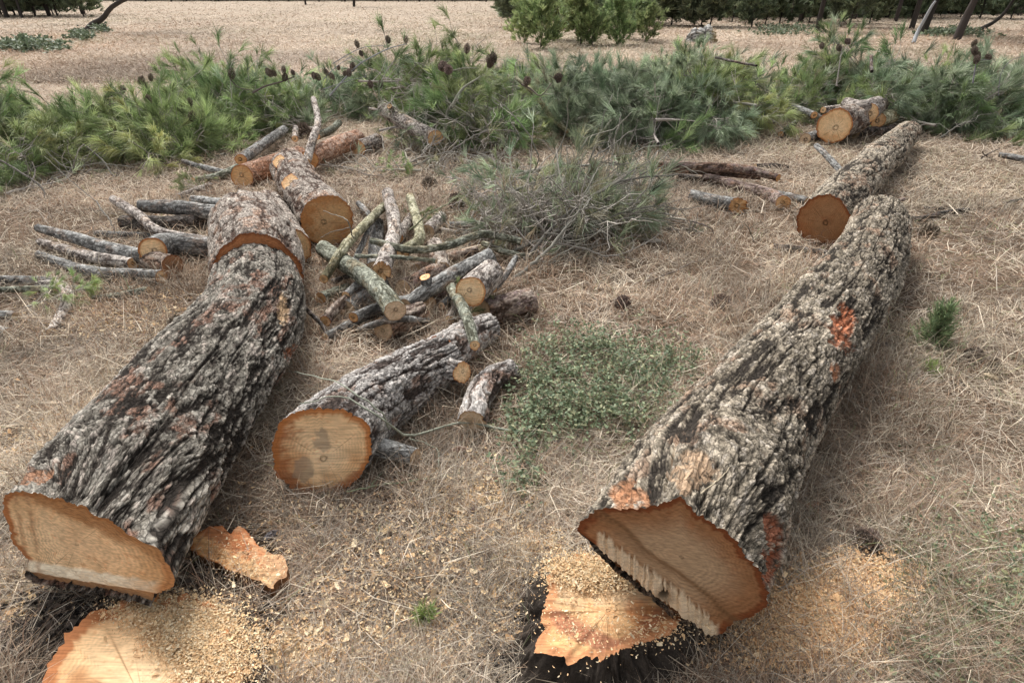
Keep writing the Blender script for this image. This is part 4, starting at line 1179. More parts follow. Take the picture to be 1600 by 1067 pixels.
def cone_branch(label, stems, cones, col=(.33,.33,.32), w0=.012):
    """stems: lists of (x, y, forward distance); cones: (x, y, dist, scale, tilt)"""
    def at(x, y, yd):
        d = ray(x, y); return CAMP + d * (yd * .93 / d[1])
    base = at(*stems[0][0]); base[2] = max(0, base[2])
    root = empty('cone_branch', base, label, 'branch')
    mb = MB()
    for k, st in enumerate(stems):
        pts = catmull([at(*q) for q in st], 10)
        mb.tube(pts, w0 if k == 0 else w0 * .45, w0 * .4 if k == 0 else w0 * .25, col, 6)
    mb.build('stem', M_TWIG, root, base)
    for (x, y, yd, s, t) in cones:
        o = cone_at((0, 0, 0), (t, .2, random.uniform(0, 6)), s, None, parent=root)
        o.name = 'cone'; o.parent = root; o.scale = (s * .6, s * .6, s * .8); o.location = tuple(at(x, y, yd) - base)
cone_branch('curved silvery branch with dark cones arching over the left brush pile',
  [[(515,150,8.0),(555,106,8.1),(580,90,8.1),(608,76,8.2),(636,69,8.2)],[(520,100,8.1),(545,85,8.1),(570,74,8.1),(600,72,8.1)],[(505,125,8.0),(525,105,8.0),(550,88,8.1)],[(505,140,8.0),(540,128,8.0),(572,120,8)]],
  [(560,75,8.1,1.5,.2),(608,68,8.2,1.5,.1),(634,68,8.2,1.4,.1),(566,88,8.1,1.3,.5),(551,112,8.1,1.8,.2),(529,110,8,1.1,.5),(512,118,8,1.4,.3),(500,126,8,1.6,.5),(522,124,8,1.5,.6),(545,120,8,1.6,.2),(538,118,8,1.3,.9),(492,124,8,1.5,.3),(580,138,7.8,1.6,.1),(594,138,7.8,1.6,.1)], (.40,.42,.43))
cone_branch('thin dead branch with a cluster of cones rising from the left brush pile edge',
  [[(150,190,7.4),(125,176,7.5),(100,174,7.5),(73,173,7.6)],[(188,190,7.4),(178,170,7.5),(178,155,7.6)],[(205,160,7.5),(225,135,7.8),(235,126,7.8)],[(150,188,7.4),(160,168,7.4),(185,160,7.5)]],
  [(172,148,7.6,1.8,-.5),(180,158,7.6,1.8,.2),(189,146,7.6,1.8,.6),(164,157,7.6,1.5,.9),(218,132,7.8,1.8,-.6),(228,137,7.8,1.6,.9),(236,127,7.8,1.5,.3),(235,163,7.5,2,.1),(296,168,7.4,1.8,.1),(300,190,7.3,2.0,.2)], (.20,.18,.165), .009)
cone_branch('dark branch with upright cones in the brush left of the silvery cone branch',
  [[(395,145,8),(415,135,8),(440,128,8),(460,120,8)],[(360,125,8.0),(375,138,8),(400,142,8)]],
  [(362,124,8,2.2,.1),(425,120,8,1.9,.5),(443,115,8,1.5,.1),(444,127,8,1.7,.4),(432,118,8,1.6,.9),(460,118,8,1.2,.3)], (.17,.15,.13), .014)
cone_branch('grey green branch with big dark cones at the right of the left brush pile',
  [[(706,168,7.2),(722,140,7.3),(748,122,7.4)],[(704,112,7.5),(725,107,7.5),(745,107,7.5)],[(700,160,7.2),(730,178,7.2),(742,190,7.2)]],
  [(690,108,7.5,2.6,1.3),(700,112,7.5,2.4,1.2),(768,104,7.6,2.2,.2),(773,98,7.6,2.0,.2),(763,106,7.6,2.0,.5),(729,84,7.7,1.8,.1)], (.33,.34,.27), .02)
cone_branch('dark branch with hanging cones at the right end of the brush',
  [[(1520,130,8),(1524,105,8.1),(1527,88,8.2)],[(1560,150,7.9),(1564,115,8),(1580,95,8),(1600,88,8),(1618,80,8)],[(1525,95,8.1),(1548,93,8.1)]],
  [(1523,85,8.2,1.8,.4),(1530,90,8.2,1.7,.9),(1524,100,8.1,1.8,.2),(1548,92,8.1,1.6,1.2),(1519,74,8.3,1.5,.2)], (.15,.14,.155), .009)
cone_branch('bent branch with three small cones on the tallest brush mound',
  [[(1307,135,7.4),(1312,100,7.5),(1316,72,7.6)],[(1312,90,7.5),(1325,72,7.6),(1338,66,7.6)]],
  [(1284,77,7.6,1.3,.3),(1313,80,7.6,1.4,.6),(1327,68,7.6,1.5,1.2)], (.30,.28,.25), .009)
cone_branch('dark dead twig with a cone among the brush left of the tan bent stick',
  [[(815,132,7.6),(830,140,7.5),(845,150,7.4),(862,130,7.5)],[(858,118,7.6),(872,126,7.6)]],
  [(822,133,7.5,2.2,1.0),(866,122,7.6,1.8,1.3),(870,128,7.6,1.4,1.1)], (.14,.12,.10), .010)

# thin twigs lying about
def twig(label, stems, w, col, cat='twig'):
    pts0 = P(stems[0][0][0], stems[0][0][1], .0); base = pts0.copy()
    root = MB()
    for k, st in enumerate(stems):
        pts = catmull([P(x, y, z) for x, y, z in st], 16)
        pts = pts + (np.random.rand(16, 3) - .5) * w * 1.5
        root.tube(pts, w if k == 0 else w * .6, w * .35, col, 6)
    o = root.build('twig', M_TWIG, None, base); tag(o, label, cat)
twig('long lichen covered twig lying over the stained log and the grass before it', [[(800,675,.03),(735,660,.05),(690,668,.07),(640,682,.1),(600,655,.30),(550,625,.36),(515,620,.37),(470,632,.3)],[(610,672,.15),(590,640,.3),(540,605,.36),(500,590,.30),(450,580,.05)],[(640,684,.08),(680,700,.04),(682,735,.03),(650,755,.02)]], .006, (.34,.36,.29))
twig('thin green twig bent in front of the round stained log end', [[(720,740,.02),(650,750,.03),(580,760,.05),(540,770,.06)],[(580,758,.04),(600,735,.03)]], .005, (.20,.22,.14))
twig('arched dead twig on the grass before the thin needled boughs', [[(1077,345,.03),(1095,350,.1),(1110,358,.1),(1120,372,.0)]], .007, (.12,.10,.09))
twig('leafless thin twig standing in front of the short grey log', [[(1178,378,0),(1170,358,.1),(1160,345,.15)],[(1170,358,.1),(1190,345,.16)]], .005, (.14,.12,.10))
twig('long fallen twig in the grass below the boughs', [[(1010,440,.01),(1050,425,.03),(1090,408,.03),(1130,398,.01)]], .007, (.25,.21,.18))
twig('dark forked twig on the ground by the right brush pile', [[(1532,248,.02),(1545,240,.06),(1562,232,.06)],[(1535,238,.1),(1545,247,.02),(1560,252,.02)]], .010, (.09,.075,.065))
twig('thin bare twig lying behind the log heap', [[(500,258,.1),(540,262,.05),(585,275,.05),(620,268,.02)],[(560,290,.02),(590,278,.03)]], .008, (.20,.18,.155))
twig('springy green twig arching right of the log heap', [[(640,360,.2),(668,335,.4),(700,318,.45),(722,300,.45)]], .006, (.24,.26,.17))
twig('bare twig hanging over the round orange brown log end', [[(552,372,.3),(545,350,.5),(535,340,.5),(505,330,.5)],[(548,356,.45),(520,362,.4),(500,372,.35)]], .005, (.22,.2,.17))
twig('thin bare twig crossing the left stick pile', [[(150,315,.25),(172,345,.2),(182,368,.12)],[(150,315,.25),(120,290,.3),(70,245,.35)]], .006, (.22,.205,.18))
twig('dry grass stalk lying on the bark of the huge pale trunk', [[(1095,770,.56),(1120,752,.58),(1140,730,.58)]], .0025, (.55,.48,.34))

# dead curved branches through the tangle
def tangle(label, st, w, col):
    k_ = .90 if 'tangle' in label else 1.0
    def at(x, y, yd):
        d = ray(x, y); return CAMP + d * (yd * k_ / d[1])
    pts = catmull([at(*q) for q in st], 26); pts = pts + (np.random.rand(26, 3) - .5) * w
    base = pts[0].copy(); base[2] = 0
    mb = MB(); mb.tube(pts, w, w * .35, col, 7)
    rg = np.random.default_rng(int(abs(st[0][0] * 7 + st[0][1])))
    for k in range(5, 25, 2):
        d = pts[k] - pts[k - 1]; d /= np.linalg.norm(d); p = [pts[k]]
        dd = d + rg.normal(0, .7, 3)
        for i in range(6):
            dd = dd / np.linalg.norm(dd) + rg.normal(0, .28, 3); p.append(p[-1] + dd * w * 5)
        mb.tube(np.array(p), w * .35, w * .15, col, 4)
    o = mb.build('dead_branch', M_TWIG, None, base); tag(o, label, 'branch')
GR = (.22,.21,.185)
for lb, st, w in [
 ('dark dead branch entering at the middle left above the twig tangle', [(790,278,5.6),(830,268,5.6),(870,258,5.6),(905,258,5.5),(950,268,5.4)], .022),
 ('grey curved branch over the upper part of the twig tangle', [(790,330,4.7),(860,318,4.8),(920,304,4.9),(950,292,5.0),(1000,262,5.1)], .014),
 ('thick dark branch rising from lower left through the twig tangle', [(790,425,4.0),(830,395,4.2),(870,350,4.4),(920,310,4.6),(980,282,4.8),(1060,272,5.0)], .017),
 ('second thick branch parallel to the dark one in the twig tangle', [(785,450,3.8),(845,400,4.0),(890,350,4.2),(925,310,4.4)], .015),
 ('thin grey branch sagging along the front of the twig tangle', [(860,378,4.1),(910,388,4.1),(950,400,4.0),(1000,385,4.1),(1030,365,4.2)], .007),
 ('thin pale branch level across the middle of the twig tangle', [(850,365,4.3),(920,368,4.2),(980,340,4.3),(1060,350,4.3)], .007),
 ('thin curled branch at the top of the twig tangle', [(905,300,5.0),(920,270,5.1),(930,245,5.2),(960,225,5.4),(985,205,5.6)], .008),
 ('long curved grey branch along the top edge of the twig tangle', [(800,300,4.9),(850,280,5.0),(900,262,5.1),(950,255,5.2),(1010,262,5.3)], .011),
 ('grey branch crossing low in front of the twig tangle', [(795,395,4.2),(850,372,4.3),(905,345,4.4),(960,322,4.5),(1010,315,4.6)], .010),
 ('pale grey branch leaning upright in the twig tangle', [(870,400,4.2),(885,350,4.4),(915,300,4.6),(935,262,4.9)], .009),
 ('dark forked branch at the lower left corner of the twig tangle', [(790,460,3.9),(815,430,4.0),(850,412,4.1),(900,405,4.1)], .010),
 ('thin grey branch reaching right out of the twig tangle', [(930,350,4.4),(980,330,4.5),(1030,322,4.6),(1070,330,4.6)], .007),
 ('bleached twisting twig behind the pole bundle', [(1010,262,5.7),(1030,235,5.8),(1050,250,5.7),(1090,272,5.4)], .007),
 ('thin bare branch lying on the dark needles at the left edge', [(-20,240,5.4),(30,268,5.3),(70,300,5.2),(50,335,5.0)], .010),
 ('bare forked branch over the dark needles left of the stick pile', [(70,235,5.8),(105,262,5.7),(150,256,5.7),(210,262,5.6)], .009),
 ('pale bare branch dangling on the left brush pile', [(130,225,6.2),(160,250,6.0),(178,275,5.8),(190,268,5.7)], .008),
 ('bleached branch crossing the right part of the left brush pile', [(690,250,6.3),(720,225,6.4),(760,205,6.6),(810,205,6.7)], .010),
 ('long bare branch under the right part of the left brush pile', [(640,262,6.0),(700,238,6.1),(750,245,6.1),(810,238,6.2)], .009),
 ('thin bare branch at the foot of the right brush pile behind the second trunk', [(1470,215,6.6),(1500,195,6.6),(1520,190,6.7)], .010),
]: tangle(lb, st, w, GR)

# ------------------------------------------------------------------ grass and litter
RED = np.array([(.40,.285,.20),(.47,.35,.255),(.31,.20,.14)])
STRAW = np.array([(.62,.53,.41),(.70,.62,.50),(.54,.45,.34)])
GREYB = np.array([(.40,.345,.29),(.50,.44,.37),(.30,.25,.20)])
GRN = np.array([(.30,.33,.17),(.24,.29,.14)])

def ellip(px, py, x, y, rx, ry): return np.exp(-(((px - x) / rx) ** 2 + ((py - y) / ry) ** 2))

def blades(name, label, n, yr, lr, el, bend, wpx, pal, seed, xr=(-260, 1860), minw=.0011, maxz=.03, keep=None, mul=1.0):
    rg = np.random.default_rng(seed)
    px = rg.uniform(*xr, n); py = rg.uniform(yr[0], yr[1], n)
    if keep is not None:
        m = rg.random(n) < keep(px, py); px, py = px[m], py[m]; n = len(px)
    R = P(px, py, 0.0); dep = depth_of(R)
    cl = fbm(R[:, 0] * 2.2, R[:, 1] * 2.2, 0, seed, 3)
    l = rg.uniform(lr[0], lr[1], n) * (.7 + .6 * cl)
    az = rg.uniform(0, 2 * math.pi, n)
    e = np.clip(rg.normal(el, .28, n), -.1, 1.45)
    b = rg.normal(bend, .35, n)
    w = np.maximum(minw, wpx * dep / 576 * rg.uniform(.6, 1.3, n))
    R[:, 2] = rg.uniform(0, 1, n) ** 1.5 * maxz
    def d(az, e): return np.stack([np.cos(az) * np.cos(e), np.sin(az) * np.cos(e), np.sin(e)], -1)
    az2 = az + rg.normal(0, .45, n)
    M = R + d(az, e) * (l * .5)[:, None]
    Tp = M + d(az2, e - b) * (l * .5)[:, None]
    Tp[:, 2] = np.maximum(Tp[:, 2], .002)
    s1 = np.stack([-np.sin(az), np.cos(az), rg.normal(0, .3, n)], -1) * (w / 2)[:, None]
    V = np.stack([R - s1, R + s1, M + s1 * .9, M - s1 * .9, Tp], 1).reshape(-1, 3)
    k = np.arange(n)[:, None] * 5
    f = np.concatenate([k + [[0, 1, 2]], k + [[0, 2, 3]], k + [[3, 2, 4]]], 0)
    c = pal(px, py, R, rg) * rg.uniform(*((.5, 1.3) if yr[1] > 400 else (.85, 1.12)), (n, 1)) * mul
    o = new_mesh_obj(name, V, [f], M_GRASS, None, {'col': np.repeat(c, 5, 0)}, None, smooth=False)
    tag(o, label, 'grass', kind='stuff'); return o

def pick(sets, weights, rg, n):
    w = np.stack(weights, -1); w = w / w.sum(1, keepdims=True); cw = np.cumsum(w, 1)
    k = (rg.random(n)[:, None] > cw).sum(1).clip(0, len(sets) - 1)
    j = rg.random(n); out = np.zeros((n, 3))
    for i, s in enumerate(sets):
        m = k == i; out[m] = s[(j[m] * len(s)).astype(int)]
    return out

def pal_near(px, py, R, rg):
    n = len(px); z = fbm(R[:, 0] * 1.3, R[:, 1] * 1.3, 0, 91, 3); z2 = fbm(R[:, 0] * 1.7, R[:, 1] * 1.7, 7, 92, 3)
    red = .65 + 1.7 * sstep(.45, .65, z) + 2.2 * ellip(px, py, 290, 470, 110, 70) + ellip(px, py, 1400, 720, 180, 90) + ellip(px, py, 1040, 480, 130, 60)
    straw = .8 + 1.5 * sstep(.45, .65, z2)
    grn = .02 + 1.0 * ellip(px, py, 1520, 960, 120, 90) + .25 * ellip(px, py, 900, 640, 150, 100) + .12 * (px > 1380) * (py > 350) + .3 * ellip(px, py, 1240, 480, 40, 30)
    gry = .9 + 1.2 * ellip(px, py, 600, 900, 200, 150)
    br = .42 + 1.2 * fbm(R[:, 0] * 2.8, R[:, 1] * 2.8, 3, 98, 4)
    return br[:, None] * pick([RED, STRAW, GREYB, GRN], [red, straw, gry, grn], rg, n)
def pal_far(px, py, R, rg):
    n = len(px); z = fbm(R[:, 0] * .2, R[:, 1] * .12, 0, 93, 5); z2 = fbm(R[:, 0] * .25, R[:, 1] * .5, 0, 95, 4)
    red = .2 + 2.2 * sstep(.48, .62, z) * (1 - .8 * ellip(px, py, 560, 80, 330, 90)) + 2.5 * ellip(px, py, 110, 110, 150, 40) + 1.5 * ellip(px, py, 1350, 75, 260, 18)
    straw = 1.0 + 3 * sstep(.5, .65, z2)
    grn = .05 + 1.2 * sstep(.55, .7, fbm(R[:, 0] * .3, R[:, 1] * .2, 5, 99, 4)) + 1.5 * ellip(px, py, 40, 68, 60, 9) + 2.5 * ellip(px, py, 130, 58, 28, 7) + 1 * ellip(px, py, 160, 47, 18, 5) + .8 * ellip(px, py, 1490, 54, 60, 6) + .8 * ellip(px, py, 1230, 48, 60, 9)
    br = .45 + 1.1 * fbm(R[:, 0] * .30, R[:, 1] * .22, 3, 96, 5)
    br = br * (1 - .18 * ellip(px, py, 130, 110, 170, 40)) * (1 + .12 * ellip(px, py, 500, 60, 260, 50))
    S_ = [RED * 1.15, STRAW, GREYB * 1.15, GRN * .75]; W_ = [red, straw, .6 + 2.5 * ellip(px, py, 430, 110, 260, 60), grn]
    tot = sum(W_); mean = sum((w / tot)[:, None] * q.mean(0)[None] for w, q in zip(W_, S_))
    return br[:, None] * (.65 * mean + .35 * pick(S_, W_, rg, n)) * np.array([1.0, .97, .98])

stumpmask = lambda px, py: 1 - np.clip(((np.hypot((px - 225) / 180, (py - 1100) / 165) < 1) | (np.hypot((px - 952) / 118, (py - 955) / 84) < 1) | (np.hypot((px - 375) / 78, (py - 868) / 38) < 1)).astype(float), 0, 1)
def clumpy(px, py):
    R = P(px, py, 0.0); z = fbm(R[:, 0] * 3.0, R[:, 1] * 3.0, 0, 97, 3)
    return sstep(.40, .62, z) * stumpmask(px, py)
def bared(px, py):
    R = P(px, py, 0.0); z = fbm(R[:, 0] * 3.4, R[:, 1] * 3.4, 4, 111, 4)
    return (.35 + .65 * sstep(.40, .56, z)) * stumpmask(px, py) * (1 - .45 * ellip(px, py, 60, 985, 110, 60)) * (1 - .35 * ellip(px, py, 380, 960, 60, 60))
blades('needle_litter', 'brown fallen needles and dead stalks matted over the ground', 290000, (300, 1200), (.07, .17), .08, .15, .42, pal_near, 201, maxz=.03, keep=bared)
blades('needle_litter', 'fallen needles thinly spread between the brush piles', 70000, (120, 330), (.08, .2), .12, .15, .5, pal_near, 202, maxz=.03)
blades('dry_grass', 'tufts of pale dry grass standing between the logs', 125000, (300, 1200), (.09, .24), .85, .6, .5, pal_near, 203, keep=clumpy, maxz=.01)
blades('dry_grass', 'short dry grass growing around the logs', 70000, (290, 1200), (.04, .11), .5, .5, .42, pal_near, 204, keep=bared, maxz=.01)
blades('meadow_grass', 'bleached dry grass of the meadow beyond the brush', 200000, (3, 130), (.10, .32), .12, .2, .7, pal_far, 205, maxz=.01)
blades('meadow_grass', 'bleached dry grass of the meadow nearer the brush', 60000, (90, 330), (.08, .22), .3, .4, .6, pal_far, 206, maxz=.01)

blades('dry_stalks', 'long pale dead grass stalks lying loose on the litter', 4500, (330, 1200), (.14, .30), .18, .2, .65, lambda px, py, R, rg: pick([STRAW, GREYB], [1.3 + 0 * px, .5 + 0 * px], rg, len(px)), 207, keep=stumpmask, maxz=.05, minw=.0016, mul=1.1)
# wood chips and sawdust
def chips(name, label, spots, seed, smin=.003, smax=.010, cols=((.74,.56,.34),(.80,.66,.45),(.62,.40,.22),(.68,.47,.26))):
    rg = np.random.default_rng(seed); pxs, pys, zs = [], [], []
    for (x, y, sx, sy, n, z) in spots:
        pxs.append(rg.normal(x, sx, n)); pys.append(rg.normal(y, sy, n)); zs.append(np.full(n, z))
    px, py, z = np.concatenate(pxs), np.concatenate(pys), np.concatenate(zs)
    m = (py > 380); px, py, z = px[m], py[m], z[m]; n = len(px)
    d = ray(px, py); t = (z - CAMH) / d[:, 2]; C = CAMP + d * t[:, None]
    C[:, 2] += rg.uniform(0, 1, n) * .022
    a = rg.normal(0, 1, (n, 3)); a[:, 2] *= .4; a /= np.linalg.norm(a, axis=1)[:, None]
    b = np.cross(a, rg.normal(0, .5, (n, 3)) + np.array([0, 0, 1.2])); b /= np.linalg.norm(b, axis=1)[:, None]
    s = rg.uniform(smin, smax, (n, 1)) * (1 + 1.5 * (rg.random((n, 1)) < .06)); w = s * rg.uniform(.25, .6, (n, 1))
    up = np.cross(a, b) * s * .25
    V = np.stack([C - a * s - b * w, C - a * s + b * w, C + up + b * w, C + up - b * w, C + a * s + b * w * .6, C + a * s - b * w * .6], 1).reshape(-1, 3)
    k = np.arange(n)[:, None] * 6
    f = np.concatenate([k + [[0, 1, 2, 3]], k + [[3, 2, 4, 5]]], 0)
    c = np.asarray(cols)[rg.integers(0, len(cols), n)] * rg.uniform(.75, 1.2, (n, 1))
    o = new_mesh_obj(name, V, [f], M_CHIP, None, {'col': np.repeat(c, 6, 0)}, None, smooth=False)
    tag(o, label, 'wood chips', kind='stuff')
chips('wood_chips', 'pale wood chips sprinkled over the litter around the left logs',
  [(560,860,130,70,3200,.01),(740,790,50,35,2600,.01),(640,960,120,60,3600,.01),(60,960,50,40,2200,.01),(430,1030,45,25,6500,.02),(170,500,70,20,1800,.01),(150,680,70,40,1200,.01),(60,700,50,50,900,.01),(580,1040,110,25,1800,.01),(90,880,40,20,500,.01),(255,480,60,30,700,.01)], 301, .002, .007)
chips('sawdust', 'fresh sawdust heaped on the wide left stump', [(300,985,34,22,16000,.105),(335,1030,30,30,12000,.105),(240,960,35,12,4000,.105),(270,950,30,8,3000,.1),(395,888,24,12,420,.075),(350,862,25,10,200,.075)], 302, .0012, .0036)
chips('sawdust', 'fresh sawdust patch on the needles right of the splintered butt', [(1310,950,40,28,26000,.04),(1270,985,60,32,20000,.036),(1350,900,50,20,4000,.028),(1240,1030,60,25,1800,.01)], 303, .0016, .0048, ((.86,.58,.32),(.90,.68,.42),(.74,.46,.25)))
chips('wood_chips', 'pale chips and sawdust on and beside the charred stump', [(930,900,35,14,7000,.155),(900,890,25,10,3000,.155),(835,870,26,22,6500,.012),(815,920,25,30,1300,.012),(1020,985,40,16,500,.155),(900,975,40,30,500,.155),(850,800,40,30,250,.01)], 304, .0012, .0036)

chips('bark_crumbs', 'black bark crumbs and soil scraped up around the left stump',
  [(90,985,30,26,3200,.014),(40,1035,40,24,3000,.014),(115,945,40,9,1200,.014),(395,960,22,26,900,.014),(405,1035,16,18,900,.014),(335,905,25,12,700,.014)], 305, .003, .011, ((.05,.042,.036),(.10,.08,.065),(.15,.12,.10),(.03,.026,.024)))
chips('bark_crumbs', 'black bark crumbs fallen around the charred stump',
  [(845,960,14,36,2000,.014),(900,1045,70,12,2400,.014),(1040,1010,30,14,1200,.014),(860,895,12,12,500,.014)], 306, .003, .010, ((.04,.034,.03),(.08,.065,.055),(.13,.10,.08),(.025,.022,.02)))
# low leafy plants
def leafy(name, label, cat, spots, seed, hmax, cols, lr=(.006, .013), stems=True, kind='stuff'):
    rg = np.random.default_rng(seed); mb = MB()
    for (x, y, sx, sy, n) in spots:
        px = rg.normal(x, sx, n); py = rg.normal(y, sy, n)
        B = P(px, py, 0.0); hh = hmax * rg.uniform(.3, 1, n) * np.exp(-.5 * ((px - x) / (1.6 * sx)) ** 2)
        lean = rg.normal(0, .5, (n, 2))
        tipp = B + np.stack([lean[:, 0] * hh, lean[:, 1] * hh, hh], -1)
        m = 9
        t = rg.uniform(.25, 1.05, (n, m, 1)); C = (B[:, None] * (1 - t) + tipp[:, None] * t).reshape(-1, 3) + rg.normal(0, .008, (n * m, 3))
        a = rg.normal(0, 1, (n * m, 3)); a[:, 2] = np.abs(a[:, 2]) * .5; a /= np.linalg.norm(a, axis=1)[:, None]
        b = np.cross(a, rg.normal(0, .6, (n * m, 3)) + np.array([0, 0, 1.0])); b /= np.linalg.norm(b, axis=1)[:, None]
        s = rg.uniform(lr[0], lr[1], (n * m, 1))
        V = np.stack([C, C + a * s * .5 + b * s * .33, C + a * s * 1.1, C + a * s * .5 - b * s * .33], 1).reshape(-1, 3)
        k = np.arange(n * m)[:, None] * 4
        f = np.concatenate([k + [[0, 1, 2]], k + [[0, 2, 3]]], 0)
        c = np.asarray(cols)[rg.integers(0, len(cols), n * m)] * rg.uniform(.7, 1.3, (n * m, 1))
        mb.add(V, f, np.repeat(c, 4, 0))
        if stems:
            w = np.array([.0012, 0, 0])
            V = np.stack([B - w, B + w, tipp], 1).reshape(-1, 3); k = np.arange(n)[:, None] * 3
            mb.add(V, k + [[0, 1, 2]], np.repeat(np.tile(np.array([[.26,.21,.13]]), (n, 1)), 3, 0))
    o = mb.build(name, M_LEAF, None, None, smooth=False); tag(o, label, cat, kind=kind); return o
LG = [(.14,.19,.105),(.19,.24,.14),(.25,.29,.17),(.10,.14,.08),(.33,.34,.20),(.16,.21,.13)]
leafy('ground_cover', 'low green leafy shrublets spreading left of the huge pale trunk', 'plant',
  [(960,575,60,22,225),(880,655,45,18,195),(1010,600,35,16,105),(840,600,28,20,105),(905,550,50,12,105),(825,690,18,16,60),(815,745,14,20,45),(975,655,40,16,135),(920,615,60,30,180),(1050,570,25,14,45)], 401, .15, LG, (.011, .022))
leafy('ground_cover', 'sparse green weeds in the dry grass at the bottom right corner', 'plant',
  [(1530,1000,60,45,240),(1460,900,50,40,110),(1575,930,30,60,110),(1420,1020,50,30,60),(1480,820,60,40,50)], 402, .10, LG + [(.30,.30,.16)], (.009, .018))

def seedling(label, x, y, h, wpx, n, cols, seed):
    rg = np.random.default_rng(seed); p = P(x, y, 0); mb = MB(); tw = MB()
    root = empty('conifer_seedling', p, label, 'seedling')
    r = wpx / 2 * float(depth_of(p)) / F; roots = []; dirs = []
    tw.tube([p, p + [0.005, 0, h * .5], p + [0, 0, h * .95]], .005, .002, (.25, .18, .12), 5)
    for i in range(n):
        t = rg.uniform(.12, 1); a = rg.uniform(0, 2 * math.pi); rad = r * (1 - t * .75) * rg.uniform(.4, 1)
        e = p + np.array([math.cos(a) * rad, math.sin(a) * rad, h * t]); s0 = p + np.array([0, 0, h * t * .75])
        tw.tube([s0, e], .0018, .001, (.28, .24, .14), 3)
        d = e - s0; d /= np.linalg.norm(d); roots.append(e); dirs.append(d * .6 + np.array([0, 0, .6]))
        roots.append((e + s0) / 2); dirs.append(d * .6 + np.array([0, 0, .6]))
    needles(mb, np.array(roots), np.array(dirs), 16, .015, .035, .0022, cols, .6, 0, rg)
    tw.build('stem', M_TWIG, root, p); mb.build('foliage', M_LEAF, root, p, smooth=False)
seedling('small bushy green conifer seedling standing in the dry grass right of the huge pale trunk', 1452, 545, .26, 84, 170, [(.20,.28,.14),(.27,.35,.18),(.15,.21,.11)], 5)
seedling('tiny green sprout below the bushy conifer seedling', 1450, 588, .06, 34, 22, [(.28,.36,.13),(.22,.30,.11)], 6)
seedling('tiny green seedling in the needle litter before the left logs', 664, 972, .05, 36, 30, [(.25,.34,.12),(.33,.40,.15)], 7)

# bark scraps and leaves: each a thing
def scrap(label, x, y, s, col, rot, cat='bark piece', name='bark_scrap', thick=.006):
    p = P(x, y, .012); s = s / F * float(depth_of(p)); rg = np.random.default_rng(int(x * 3 + y)); n = 18
    th = np.arange(n) / n * 2 * math.pi; R = s / 2 * (1 + rg.normal(0, .16, n))
    c_, s_ = math.cos(rot), math.sin(rot); rows = []
    for k, (sc2, dz) in enumerate([(.35, .010), (.75, .006), (1, 0), (.96, -thick), (.0, -thick)]):
        u = np.cos(th) * R * sc2; v = np.sin(th) * R * .45 * sc2
        rows.append(np.stack([p[0] + u * c_ - v * s_, p[1] + u * s_ + v * c_, np.full(n, .022 + dz) + (rg.random(n) - .5) * .005 - (u ** 2) * 3], -1))
    V = np.vstack(rows); i = np.arange(4)[:, None] * n + np.arange(n)[None]; j = np.arange(4)[:, None] * n + (np.arange(n)[None] + 1) % n
    f = np.stack([i, j, j + n, i + n], -1).reshape(-1, 4)
    V = np.vstack([V, rows[0].mean(0)[None]]); f3 = np.stack([np.full(n, len(V) - 1), np.arange(n), (np.arange(n) + 1) % n], -1)
    c = np.tile(np.asarray(col), (len(V), 1)) * rg.uniform(.6, 1.3, (len(V), 1))
    base = np.array([p[0], p[1], 0])
    o = new_mesh_obj(name, V, [f, f3], M_CRUMB, None, {'col': c}, base); tag(o, label, cat)
for a in [
 ('curled pinkish bark flake lying near the bottom, right of the sawdust covered stump', 505, 1003, 42, (.48,.34,.26), .2),
 ('dark glossy bark lump beside the sawdust covered stump', 425, 1030, 34, (.10,.085,.08), 1.0),
 ('black bark chunk left of the sawdust covered stump', 62, 1018, 34, (.06,.055,.055), .6),
 ('second black bark chunk lower left of the sawdust covered stump', 22, 1050, 30, (.12,.11,.11), 2.0),
 ('grey bark strip under the wide pale sawn butt', 78, 938, 44, (.16,.15,.15), .3),
 ('dark bark bit above the sawn wedge of wood', 425, 838, 28, (.15,.14,.15), .8),
 ('reddish bark chip on the litter right of the huge pale trunk, left one of two', 1266, 790, 24, (.42,.22,.14), .2),
 ('brown bark chip on the litter right of the huge pale trunk, right one of two', 1298, 808, 34, (.36,.25,.19), 2.2),
 ('grey bark strip on the grass beside the orange scar of the huge pale trunk', 1380, 540, 26, (.24,.20,.18), 2.3),
 ('pale dry leaf on the grass beside the green seedling', 1398, 628, 16, (.55,.50,.45), 1.9),
 ('reddish chip on the grass right of the stained log', 716, 704, 26, (.46,.30,.24), .3),
 ('pale wood chip lying left of the huge grey trunk on brown needles', 286, 486, 18, (.66,.46,.28), .2),
 ('dark scrap on the litter beyond the stained log end', 740, 800, 24, (.30,.22,.20), .7),
 ('dark bark scrap at the bottom centre near the charred stump', 1010, 1052, 40, (.16,.10,.085), .4),
 ('pale curled leaf on the grass near the right edge', 1548, 590, 22, (.58,.48,.34), 2.4),
]: scrap(*a)

